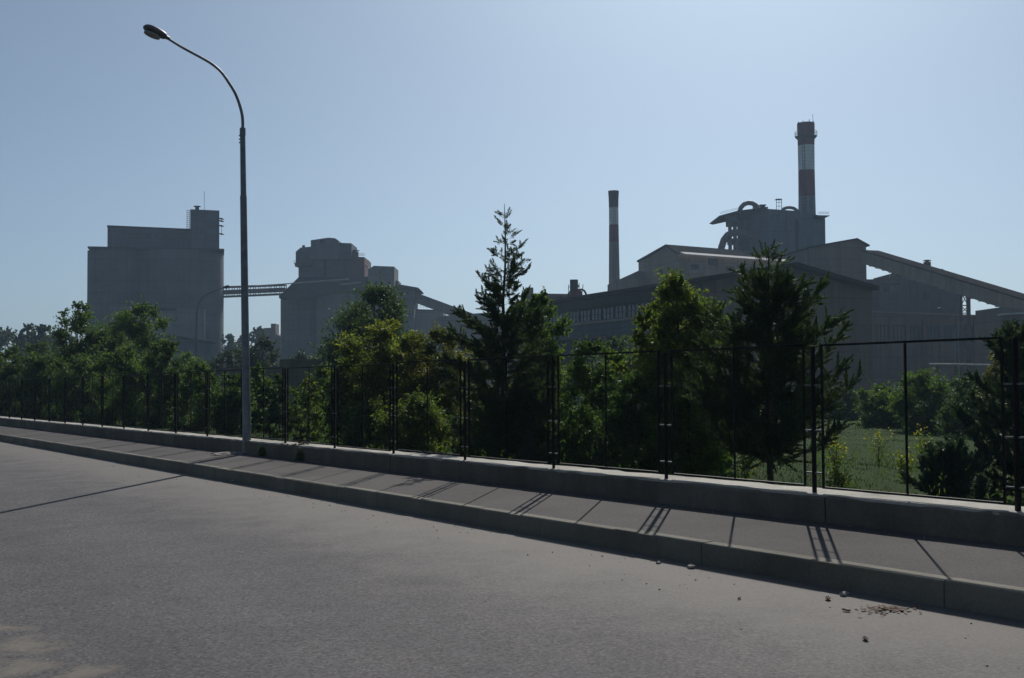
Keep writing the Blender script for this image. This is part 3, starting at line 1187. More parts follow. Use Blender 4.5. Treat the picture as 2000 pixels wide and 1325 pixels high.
MB().tube(P((1110, 582, 172), (1110.5, 574, 172), (1114, 569.5, 172), (1119, 570, 172)), .14, 8).build('pipe', 'steel', fan)

# ---- big gabled hall
G1, G2, G3 = V(1247, 513, 214), V(1303, 481.5, 207), V(1325, 497, 200)
G4 = V(1535, 513.5, 215)
gr_ = Vector((G4.x - G3.x, G4.y - G3.y, 0))
g = V(1400, 760, 205)
gh = thing('gable_hall', 'big beige gabled hall standing left of the preheater tower', 'hall', (g.x, g.y, GZ))
MB().prism([G1, G2, G3], gr_ * 1.1, GZ).build('wall', 'beige', gh)
MB().poly([G1 - gr_.normalized() * .4 + UP * .02, G2 - gr_.normalized() * .4 + UP * .02, G3 - gr_.normalized() * .4 + UP * .02,
           G3 - gr_.normalized() * .4 + UP * .35, G2 - gr_.normalized() * .4 + UP * .35, G1 - gr_.normalized() * .4 + UP * .35],
          gr_ * 1.12).build('roof', 'roofdark', gh)
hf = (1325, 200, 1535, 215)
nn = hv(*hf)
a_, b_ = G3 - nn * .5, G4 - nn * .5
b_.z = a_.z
MB().poly([a_ + UP * .42, a_ - UP * .1, a_ - UP * .22 - nn * 1.2, a_ - nn * 1.2 - UP * .08], b_ - a_).build('eave', 'pale', gh)  # sunlit strip along the eave, put into a pale colour and an upward tilt
window(hf, gh, 1384, 1400, 505.5, 516.5)
for x0 in (1345, 1372, 1410, 1440, 1470, 1500):
    inset(hf, x0, x0 + 2.5, 499 + (x0 - 1325) * .079, 600, .12, .3).build('pilaster', 'beige', gh)
for x0 in (1350, 1418, 1448):
    window(hf, gh, x0, x0 + 14, 517 + (x0 - 1350) * .06, 526 + (x0 - 1350) * .06)
gl2 = MB().prism(P((1186.5, 556.5, 205), (1212, 545, 207), (1247, 529, 209.5)), Vector((9, 16, 0)), GZ).build('lean_to', 'beige', gh)

# ---- chimneys
def chimney(name, label, px, d, prof, stops, extras):
    """prof: (py, half width px) from foot to top"""
    g_ = V(px, 735, d)
    c_ = thing(name, label, 'chimney', (g_.x, g_.y, GZ), 'striped chimneys')
    z_top = V(px, prof[-1][0], d).z - GZ
    m_ = chimney_mat(name + '_paint', [(max(0, (V(px, y, d).z - GZ) / z_top) if y else 0, col) for y, col in stops], 0, z_top)
    q_ = MB()
    q_.tube([Vector((g_.x, g_.y, V(px, y, d).z)) for y, _ in prof], [w_ / F * d for _, w_ in prof], 32)
    sh_ = q_.build('shaft', m_, c_)
    return c_, sh_


RED, WHT, CON = (.17, .035, .04), (.78, .78, .78), (.20, .165, .15)
c1, sh1 = chimney('chimney', 'tall striped chimney at the right with a round gallery near its red top', 1581, 250,
                  [(775, 20), (600, 18.6), (500, 17.6), (420, 16.7), (382, 16.1), (330, 15.7), (280, 16), (262, 16.6), (240, 16.9), (237.5, 16.5)],
                  [(0, (.20, .19, .20)), (382, RED), (331, WHT), (281, RED)], None)
gx = V(1581, 735, 250)
q = MB()
zp = V(1581, 264, 250).z
q.tube([Vector((gx.x, gx.y, zp - .55)), Vector((gx.x, gx.y, zp))], [1.95, 2.45], 32)
for i in range(24):
    a_ = 2 * PI * i / 24
    p0 = Vector((gx.x + 2.4 * math.cos(a_), gx.y + 2.4 * math.sin(a_), zp))
    a2 = 2 * PI * (i + 1) / 24
    p1 = Vector((gx.x + 2.4 * math.cos(a2), gx.y + 2.4 * math.sin(a2), zp))
    q.bar(p0, p0 + UP * 1.1, .05)
    q.bar(p0 + UP * 1.1, p1 + UP * 1.1, .05)
    q.bar(p0 + UP * .55, p1 + UP * .55, .04)
q.build('walkway', 'steel', c1)
MB().bar(Vector((gx.x + 1.6, gx.y, V(1581, 245, 250).z)), Vector((gx.x + 1.6, gx.y, V(1581, 219, 250).z)), .07).build('lightning_rod', 'steel', c1)
for i in range(8):
    a_ = 2 * PI * i / 8 + .2
    p0 = Vector((gx.x + 1.75 * math.cos(a_), gx.y + 1.75 * math.sin(a_), V(1581, 238.5, 250).z))
    MB().bar(p0, p0 + UP * (.4 + .2 * (i % 3 == 0)), .12).build('lightning_rod', 'steel', c1)
lh_ = V(1581, 264, 250).z - GZ
q = MB().lattice(Vector((gx.x - 1.4, gx.y - 2.2, GZ)), Vector((1, 0, 0)), Vector((.002, .008, 1)), [(0, .07), (.5, .07)], [(lh_ * i / 80, .06) for i in range(81)], Vector((0, .06, 0)))
q.build('ladder', 'steel', c1)

c2, sh2 = chimney('chimney', 'smaller striped chimney left of the big beige gabled hall', 1201.5, 262,
                  [(775, 13), (556, 10.9), (500, 10.1), (440, 9.4), (405, 9.3), (385, 9.8), (373, 10.6), (371.5, 10.4)],
                  [(0, CON), (472, RED), (438.5, WHT), (405, (.10, .05, .05))], None)
gx2 = V(1201.5, 735, 262)
lh_ = V(1201, 374, 262).z - GZ
q = MB().lattice(Vector((gx2.x - .25, gx2.y - 1.62, GZ)), Vector((1, 0, 0)), Vector((0, .009, 1)), [(0, .07), (.5, .07)], [(lh_ * i / 80, .06) for i in range(81)], Vector((0, .06, 0)))
q.build('ladder', 'steel', c2)

# ---- preheater tower
g = V(1520, 760, 238)
pt = thing('preheater_tower', 'blue grey preheater tower with curved ducts, standing before the tall striped chimney', 'tower', (g.x, g.y, GZ))
pd = ray(1438, 735)
pd = Vector((pd.x, pd.y, 0)).normalized()
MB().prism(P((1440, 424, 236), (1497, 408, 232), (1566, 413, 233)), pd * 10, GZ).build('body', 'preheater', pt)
MB().prism(P((1566, 413.5, 234), (1590, 419, 236), (1611.5, 423, 238)), Vector((0, 8, 0)), GZ).build('side_block', 'preheater', pt)
pf = (1497, 232, 1566, 233)
o = inset(pf, 1549, 1558, 429, 700, .06, .3).build('recess_shade', 'opening', pt)  # dark strip on the face, the slot's shade put into its colour
for (x0, x1) in ((1536, 1548), (1559, 1565)):
    inset(pf, x0, x1, 414, 700, .35, .4).build('pier', 'preheater', pt)
for py in (440, 470, 498):
    inset(pf, 1498, 1535, py, py + 1.6, .2, .3).build('floor_edge', 'silo', pt)
for i in range(3):
    for j in range(3):
        inset(pf, 1503 + i * 11, 1509 + i * 11, 418 + j * 29, 432 + j * 29, .05, .2).build('opening', 'glass', pt)
MB().poly(P((1405, 421.5, 231), (1440, 412, 231), (1500, 404, 231), (1500, 407, 231), (1440, 418, 231), (1412, 424, 231)), Vector((0, 12, 0))).build('canopy', 'roofdark', pt)
MB().prism(P((1417, 423.3, 232), (1440, 419, 232)), pd * 9, V(1420, 433, 232).z).build('canopy_beam', 'preheater', pt)
for (x0, x1, dd) in ((1423, 1429, 233), (1432.5, 1439, 236)):
    MB().prism(P((x0, 431, dd), (x1, 431, dd)), Vector((0, .7, 0)), GZ).build('column', 'duct', pt)
MB().prism(P((1420, 466, 234), (1445, 466, 234)), pd * 6, V(1430, 473, 234).z).build('floor_slab', 'preheater', pt)
MB().bar(V(1437, 473, 233.5), V(1446, 496, 233.5), .7).build('strut', 'duct', pt)
MB().tube(P((1407, 520, 233), (1407.5, 497, 233), (1409, 484, 233), (1414, 469, 233), (1421, 460, 233), (1431, 455, 233), (1444, 454, 233), (1460, 458, 233), (1478, 466, 233)), .72, 16).build('duct', 'duct', pt)
MB().tube(P((1443.5, 417, 231), (1447, 406, 231), (1453, 399.5, 231), (1461, 396.5, 231), (1469, 397.5, 231), (1476, 401.5, 231), (1481, 409, 231)), .48, 16).build('duct', 'duct', pt)
MB().tube(P((1526, 414, 233), (1530, 408.5, 233), (1536, 406, 233), (1543, 405.5, 233), (1550, 407, 233), (1556, 411, 233), (1560, 416, 233)), .34, 14).build('duct', 'duct', pt)
MB().prism(P((1474, 400, 232.5), (1484, 400.5, 232.5)), Vector((0, 2, 0)), V(1480, 411, 232.5).z).build('vent', 'duct', pt)
q = MB()
q.box(V(1487, 409, 233), V(1494.5, 409, 233) - V(1487, 409, 233), Vector((0, 1.2, 0)), UP * .85)
q.box(V(1485, 401, 232.8), V(1497, 401, 232.8) - V(1485, 401, 232.8), Vector((0, 1.6, 0)), UP * .15)
q.build('vent', 'steel', pt)
q = MB()
for x in (1516.5, 1526.5):
    for dd in (234, 235.1):
        q.bar(V(x, 410, dd), V(x, 389, dd), .09)
for y in (389, 396, 403):
    q.bar(V(1516, y, 234), V(1527, y, 234), .08)
q.bar(V(1521.5, 410, 234), V(1521.5, 388, 234), .06)
q.box(V(1515.5, 390, 234), V(1527.5, 390, 234) - V(1515.5, 390, 234), Vector((0, 1.1, 0)), UP * .1)
q.build('mast_frame', 'steel', pt)
MB().poly(P((1596, 420.5, 233), (1622, 421, 233), (1612, 423.5, 233), (1596, 423.5, 233)), Vector((0, 10, 0))).build('canopy', 'roofdark', pt)
q = MB()
railing(q, V(1599, 420.8, 233.3), V(1619, 421, 233.3), .7, 6, .05)
railing(q, V(1407, 420.8, 231.3), V(1440, 412, 231.3), .6, 8, .04)
q.build('railing', 'steel', pt)

# ---- head house and sloping gallery on the right
g = V(1640, 760, 182)
hh = thing('head_house', 'brown head house with a skewed roof at the upper end of the long sloping gallery', 'building', (g.x, g.y, GZ))
MB().prism(P((1580, 484, 181), (1613, 478, 181), (1675, 467.5, 182), (1691.5, 477, 183)), Vector((-1, 11, 0)), GZ).build('wall', 'brown2', hh)
rp = P((1578, 482.5, 180.5), (1613, 476, 180.5), (1675, 465, 181.5))
rp2 = P((1674.5, 465.2, 181.3), (1699, 478.6, 182.5))
MB().prism(rp, Vector((-1, 12, 0)), bots=[p - UP * .22 for p in rp]).build('roof', 'roofdark', hh)
MB().prism([p + UP * .01 for p in rp2], Vector((-1, 12, 0)), bots=[p - UP * .2 for p in rp2]).build('roof', 'roofdark', hh)
inset((1580, 181, 1691.5, 183), 1655, 1674, 487, 497, .05, .2).build('opening', 'opening', hh)
inset((1580, 181, 1691.5, 183), 1656, 1660, 489.5, 492, .08, .2).build('window', 'pale', hh)

g = V(1850, 560, 165)
gy = thing('conveyor_gallery', 'long pale covered gallery sloping down across the brown kiln building', 'conveyor', (g.x, g.y, g.z))
a0, a1 = V(1685, 503, 178), V(2090, 629, 140)
gd = (a1 - a0)
q = MB()
sidev = Vector((gd.y, -gd.x, 0)).normalized()
if sidev.y < 0:
    sidev = -sidev
hgt = 2.0
q.box(a0 - UP * hgt / 2, gd, sidev * 2.8, UP * hgt)
q.build('gallery', 'gallery', gy)
q = MB().box(a0 + UP * (hgt / 2 - .02) - sidev * .25, gd, sidev * 3.3, UP * .2)
q.build('roof', 'roofdark', gy)
q = MB()
for i in range(1, 26):
    p_ = a0 + gd * (i / 26)
    q.box(p_ - UP * (hgt / 2 + .12) - sidev * .06, gd.normalized() * .12, sidev * 2.9, UP * .14)
    q.box(p_ - UP * hgt / 2 - sidev * .05, gd.normalized() * .08, sidev * .04, UP * (hgt - .05))
q.build('ribs', 'gallery', gy)
q = MB()
for (x0, x1) in ((1877, 1876.5), (1891, 1892.5)):
    q.bar(V(x0, 571, 161.5), Vector((V(x1, 700, 161.5).x, V(x1, 700, 161.5).y, GZ)), .5 if x0 > 1880 else .3)
for (y0, y1) in ((572, 597), (598, 612), (612, 650), (650, 690)):
    q.bar(V(1877, y0, 161.5), V(1891, y1, 161.5), .1)
    q.bar(V(1891, y0, 161.5), V(1877, y1, 161.5), .1)
    q.bar(V(1877, y1, 161.5), V(1892, y1, 161.5), .14)
q.build('trestle', 'rust', gy)

g = V(1780, 760, 188)
kb = thing('kiln_building', 'grey brown kiln building with a red roof vent, behind the long sloping gallery', 'building', (g.x, g.y, GZ))
MB().prism(P((1680, 546, 187), (1763, 545.5, 187)), Vector((0, 9, 0)), GZ).build('wall', 'kiln', kb)
MB().prism(P((1758, 530, 188.5), (1876.5, 540, 190)), Vector((0, 14, 0)), GZ).build('wall', 'kiln', kb)
kf = (1680, 187, 1763, 187)
inset(kf, 1725, 1757, 553, 570, .06, .3).build('opening', 'glass', kb)
inset(kf, 1738, 1757, 558, 572, .1, .3).build('panel', 'lilac', kb)
for x0, y0 in ((1778, 560), (1806, 572), (1836, 584), (1692, 560)):
    inset((1680, 187, 1876, 188.5), x0, x0 + 12, y0, y0 + 12, .06, .3).build('window', 'glass', kb)
MB().tube(P((1868, 545, 187.6), (1868, 640, 187.6)), .16, 8).build('downpipe', 'rust', kb)
MB().tube(P((1716, 552, 186.4), (1716, 600, 186.4)), .16, 8).build('downpipe', 'rust', kb)
MB().bar(V(1737, 545, 187.3), V(1745, 531, 187.3), .3).build('strut', 'rust', kb)
MB().prism(P((1797, 521, 195), (1843, 526, 195)), Vector((0, 4, 0)), V(1820, 545, 195).z).build('roof_room', 'brown2', kb)
q = MB()
c_ = V(1811, 520, 194)
q.tube([Vector((c_.x, c_.y, V(1811, y, 194).z)) for y in (526, 522, 519.5, 512, 511.9)], [.35, .4, .62, .62, .3], 14)
q.tube([Vector((c_.x, c_.y, V(1811, y, 194).z)) for y in (511.9, 510, 509.9, 508)], [.3, .3, .75, .45], 14)
q.build('vent', 'red', kb)
g = V(1820, 760, 168)
an = thing('annex', 'low reddish brown annex with a pale roof edge, below the long sloping gallery', 'building', (g.x, g.y, GZ))
af = (1685, 166, 1990, 170)
MB().prism(P((1685, 609, 166), (1990, 621, 170)), hv(*af) * 12, GZ).build('wall', 'brown', an)
pr = P((1683, 606.5, 165.7), (1992, 618.5, 169.7))
MB().prism(pr, hv(*af) * 12.6, bots=[p - UP * .25 for p in pr]).build('roof_edge', 'edge', an)
for i in range(6):
    x0 = 1712 + i * 33
    window(af, an, x0, x0 + 22, 636, 668, bars=3)
for i in range(7):
    inset(af, 1702 + i * 33, 1706 + i * 33, 622, 790, .3, .4).build('pier', 'brown', an)
g = V(2020, 700, 142)
th = thing('transfer_house', 'dark transfer house at the right edge beneath the lower end of the gallery', 'building', (g.x, g.y, GZ))
MB().prism(P((1957, 600, 139), (2080, 612, 139)), Vector((0, 8, 0)), GZ).build('wall', 'brown2', th)
pr = P((1962, 612, 138), (2084, 606, 138))
MB().prism(pr, Vector((0, 2, 0)), bots=[p - UP * .2 for p in pr]).build('canopy', 'pale', th)

# inner yard wall, pipe rack
g = V(620, 740, 66)
yw = thing('yard_wall', 'bare grey concrete yard wall behind the shrubs left of the round pine', 'wall', (g.x, g.y, tz(g.x, g.y)))
MB().prism(P((546, 704, 68), (700, 703, 65)), Vector((.1, .25, 0)), tz(g.x, g.y) - 1).build('panel', 'wallconc', yw)
pr = P((546, 702.6, 67.9), (700, 701.6, 64.9))
MB().prism(pr, Vector((.15, .45, 0)), bots=[p - UP * .07 for p in pr]).build('coping', 'wallconc', yw)
g = V(455, 740, 74)
yw2 = thing('yard_wall', 'low pale concrete wall just left of the street lamp pole, behind shrubs', 'wall', (g.x, g.y, tz(g.x, g.y)))
MB().prism(P((400, 719, 76), (545, 717, 73)), Vector((.1, .3, 0)), tz(g.x, g.y) - 1).build('panel', 'wallconc', yw2)
g = V(1880, 740, 88)
pk = thing('pipe_rack', 'pale pipe on short posts behind the green shrubs at the right', 'pipe', (g.x, g.y, tz(g.x, g.y)))
MB().tube(P((1815, 711.5, 88), (1990, 714, 86)), .07, 8).build('pipe', 'pale', pk)
for x in (1830, 1866, 1902, 1940, 1975):
    p_ = V(x, 712.5, 87.4)
    MB().bar(Vector((p_.x, p_.y, tz(p_.x, p_.y) - .2)), p_, .1).build('support', 'rust', pk)


# ------------------------------------------------------------------ vegetation
def unit(v_):
    return v_ / np.maximum(1e-9, np.linalg.norm(v_, axis=-1, keepdims=True))


def leaves_mesh(name, c, u, v_, l, w):
    """c centres, u long axis, v cross axis; rhombic leaf"""
    n = len(c)
    l = np.broadcast_to(np.asarray(l, dtype=float).reshape(-1, 1), (n, 1))
    w = np.broadcast_to(np.asarray(w, dtype=float).reshape(-1, 1), (n, 1))
    nn_ = np.cross(u, v_)
    vs = np.stack([c - u * l * .5, c + v_ * w * .5 + nn_ * w * .12 + u * l * .06, c + u * l * .5, c - v_ * w * .5 + nn_ * w * .12 + u * l * .06], axis=1).reshape(-1, 3)
    q_ = np.arange(n * 4).reshape(n, 4)
    return mesh_np(name, vs, q_)


def rnd_dirs(rg, n):
    return unit(rg.normal(size=(n, 3)))


def tube_np(mb, pts, r0, r1, n=6):
    mb.tube([Vector(p) for p in pts], r0, n, False, r1)


def broadleaf(name, label, cat, px, d, ytop, hw, kind, leaf, seed, group=None, low=.04, cov=3.3, lean=0, rough=.14, trunk_r=None, lobe=(.28, .48), cap=60000, peak=.4):
    """broadleaf tree or shrub: px / ytop / hw give its place, top and half width in the photograph; leaves ride on twigs in uneven lobes"""
    rg = np.random.default_rng(seed)
    top = V(px, ytop, d)
    gz = tz(top.x, top.y) - .05
    H = top.z - gz
    R = 1.2 * hw / F * d
    root = thing(name, label, cat, Vector((top.x, top.y, gz)), group)
    xs_ = [0, .15, peak, .72, .9, 1.0]
    ys_ = [.72, .92, 1.0, .95, .74, .34]
    Hc = H * (1 - low)
    # enough lobes to fill the crown
    mean = R * sum(lobe) / 2
    nlobe = int(min(130, max(20, 2.7 * (2 * R * Hc) / (PI * mean * mean))))
    lobes = []
    for i in range(nlobe):
        f = (i + rg.random()) / nlobe
        env = R * np.interp(f, xs_, ys_)
        a_ = i * 2.4 + rg.normal() * .6
        lr = R * rg.uniform(*lobe) * (1 if f < .85 else .7)
        rr = max(0, env * (1 + rg.normal() * rough) - lr * .75) * (rg.random() ** .27)
        lobes.append((np.array([math.cos(a_) * rr + lean * f, math.sin(a_) * rr, max(lr * .35, low * H + f * Hc - lr * .6)]), lr))
    lobes.append((np.array([lean, 0, H - R * .18]), R * .2))
    tb = MB()
    tr = trunk_r or max(.015, .016 * H)
    k_ = 6
    tp = [np.array([lean * i / k_ + rg.normal() * .03 * R, rg.normal() * .03 * R, H * .85 * i / k_]) for i in range(k_ + 1)]
    tp[0] = np.array([0, 0, -.1])
    tube_np(tb, tp, tr, tr * .2, 7)
    area = cov * sum(PI * l_[1] ** 2 for l_ in lobes)
    ntot = area / (.29 * leaf * leaf * 1.05)
    if ntot > cap:
        leaf = leaf * math.sqrt(ntot / cap)
        ntot = cap
    wsum = sum(l_[1] ** 2 for l_ in lobes)
    cs, us, ts = [], [], []
    for c_, lr in lobes:
        s_ = min(.95, max(.03, (c_[2] - .45 * np.linalg.norm(c_[:2])) / (H * .85)))
        i0 = min(k_ - 1, int(s_ * k_))
        p0 = tp[i0] + (tp[i0 + 1] - tp[i0]) * (s_ * k_ - i0)
        pm = (p0 + c_) / 2 + np.array([0, 0, -.06 * lr]) + rg.normal(size=3) * .06 * lr
        tube_np(tb, [p0, pm, c_], tr * .34 * (1 - .5 * s_), tr * .1, 5)
        nl_ = int(ntot * lr ** 2 / wsum)
        if nl_ < 4:
            continue
        nt_ = max(7, nl_ // 16)
        dirs = rnd_dirs(rg, nt_)
        dirs[:, 2] = dirs[:, 2] * .85 + .2
        ln = lr * np.where(rg.random(nt_) < .85, rg.uniform(.5, 1.05, nt_), rg.uniform(1.1, 1.55, nt_))
        for j in range(0, nt_, max(1, nt_ // 9)):
            tube_np(tb, [c_, c_ + dirs[j] * ln[j] * .95], tr * .08, tr * .03, 3)
        idx = rg.integers(0, nt_, nl_)
        f = rg.random(nl_) ** .6
        cs.append(c_ + dirs[idx] * (ln[idx] * f)[:, None] + rg.normal(size=(nl_, 3)) * lr * .075)
        us.append(unit(dirs[idx] * .7 + rnd_dirs(rg, nl_) * .9 + np.array([0, 0, -.15])))
    c = np.concatenate(cs)
    u = np.concatenate(us)
    ok = c[:, 2] > .02
    c, u = c[ok], u[ok]
    v_ = unit(np.cross(u, rnd_dirs(rg, len(c))))
    sz = leaf * rg.uniform(.6, 1.35, len(c))
    tb.build('trunk', 'bark', root, base=Vector((0, 0, 0)))
    link_mesh('crown', leaves_mesh('crown', c, u, v_, sz, sz * .58), LF[kind], root)
    print(name, round(H, 1), round(R, 1), nlobe, len(c), round(leaf, 3))
    return root


def conifer(name, label, cat, px, d, ytop, hw, kind, seed, nb=70, blade=.07, bw=.020, per=300, low=.03, up=.55, prof=.8, lean=0, bias=None, leader=.16, dens=1.0):
    """young cypress-like conifer: leader, long upswept branches carrying feathery sprays"""
    rg = np.random.default_rng(seed)
    top = V(px, ytop, d)
    gz = tz(top.x, top.y) - .05
    H = top.z - gz
    R = hw / F * d
    root = thing(name, label, cat, Vector((top.x, top.y, gz)))
    tb = MB()
    tr = .014 * H
    tp = [np.array([lean * i / 8 + (rg.normal() * .008 * H if 0 < i < 8 else 0), rg.normal() * .006 * H if 0 < i < 8 else 0, H * i / 8]) for i in range(9)]
    tp[0][2] = -.1
    tube_np(tb, tp, tr, .004, 7)

    def trunk_at(h):
        s_ = min(.999, max(0, h / H)) * 8
        i = int(s_)
        return tp[i] + (tp[i + 1] - tp[i]) * (s_ - i)
    cs, us, ls = [], [], []
    for i in range(nb):
        f = low + (1 - low) * (i + rg.random()) / nb
        if f > .985:
            continue
        az = i * 2.399 + rg.normal() * .4
        env = R * ((1 - f) ** prof) * 1.12 + .02 * R
        if f < .25:
            env *= .72 + .28 * f / .25
        L = env * (rg.uniform(.4, .95) if rg.random() < .76 else rg.uniform(1.0, 1.36))
        thin = 1.0
        if f > 1 - leader:
            thin = .12 + .88 * ((1 - f) / leader) ** 1.3
            if rg.random() > thin + .25:
                continue
            L = max(.06 * R, L * (.55 + .45 * thin))
        el0 = rg.uniform(.0, .35)
        el1 = el0 + up * rg.uniform(.7, 1.3)
        p0 = trunk_at(f * H)
        pts = [p0]
        ns_ = 7
        for j in range(ns_):
            e = el0 + (el1 - el0) * (j / ns_) ** 1.2
            dv = np.array([math.cos(az) * math.cos(e), math.sin(az) * math.cos(e), math.sin(e)])
            pts.append(pts[-1] + dv * L / ns_ / max(.75, math.cos(e * .7)))
        pts = np.array(pts)
        tube_np(tb, pts, max(.004, tr * .28 * (L / R)), .002, 4)
        # sprays
        nsp = max(3, int((26 * dens * (L / R) + 4) * thin))
        ss = .08 + .92 * rg.random(nsp) ** .8
        for s_ in ss:
            q0 = s_ * ns_
            k_ = min(ns_ - 1, int(q0))
            pp = pts[k_] + (pts[k_ + 1] - pts[k_]) * (q0 - k_)
            bd = unit(pts[k_ + 1] - pts[k_])
            sl = (.13 * R + .20 * L * (1.15 - s_)) * rg.uniform(.55, 1.2)
            sd_ = unit(bd * rg.uniform(.55, 1.1) + rnd_dirs(rg, 1)[0] * .75 + np.array([0, 0, .22]))
            n = max(6, int(per * sl * dens * (.4 + .6 * thin)))
            g_ = rg.random(n)
            pos = pp + sd_ * (sl * g_)[:, None] + rg.normal(size=(n, 3)) * (.017 * (1.15 - g_))[:, None]
            cs.append(pos)
            us.append(unit(sd_ + rnd_dirs(rg, n) * .55))
            ls.append(blade * rg.uniform(.6, 1.3, n))
        n = 14
        g_ = rg.random(n)
        pos = pts[-1] + unit(pts[-1] - pts[-2]) * (.05 * R * g_)[:, None]
        cs.append(pos)
        us.append(unit(unit(pts[-1] - pts[-2]) + rnd_dirs(rg, n) * .3))
        ls.append(blade * rg.uniform(.6, 1.2, n))
    c = np.concatenate(cs)
    u = np.concatenate(us)
    l = np.concatenate(ls)
    v_ = unit(np.cross(u, rnd_dirs(rg, len(c))))
    tb.build('trunk', 'bark', root, base=Vector((0, 0, 0)))
    link_mesh('crown', leaves_mesh('crown', c, u, v_, l, bw), LF[kind], root)
    return root


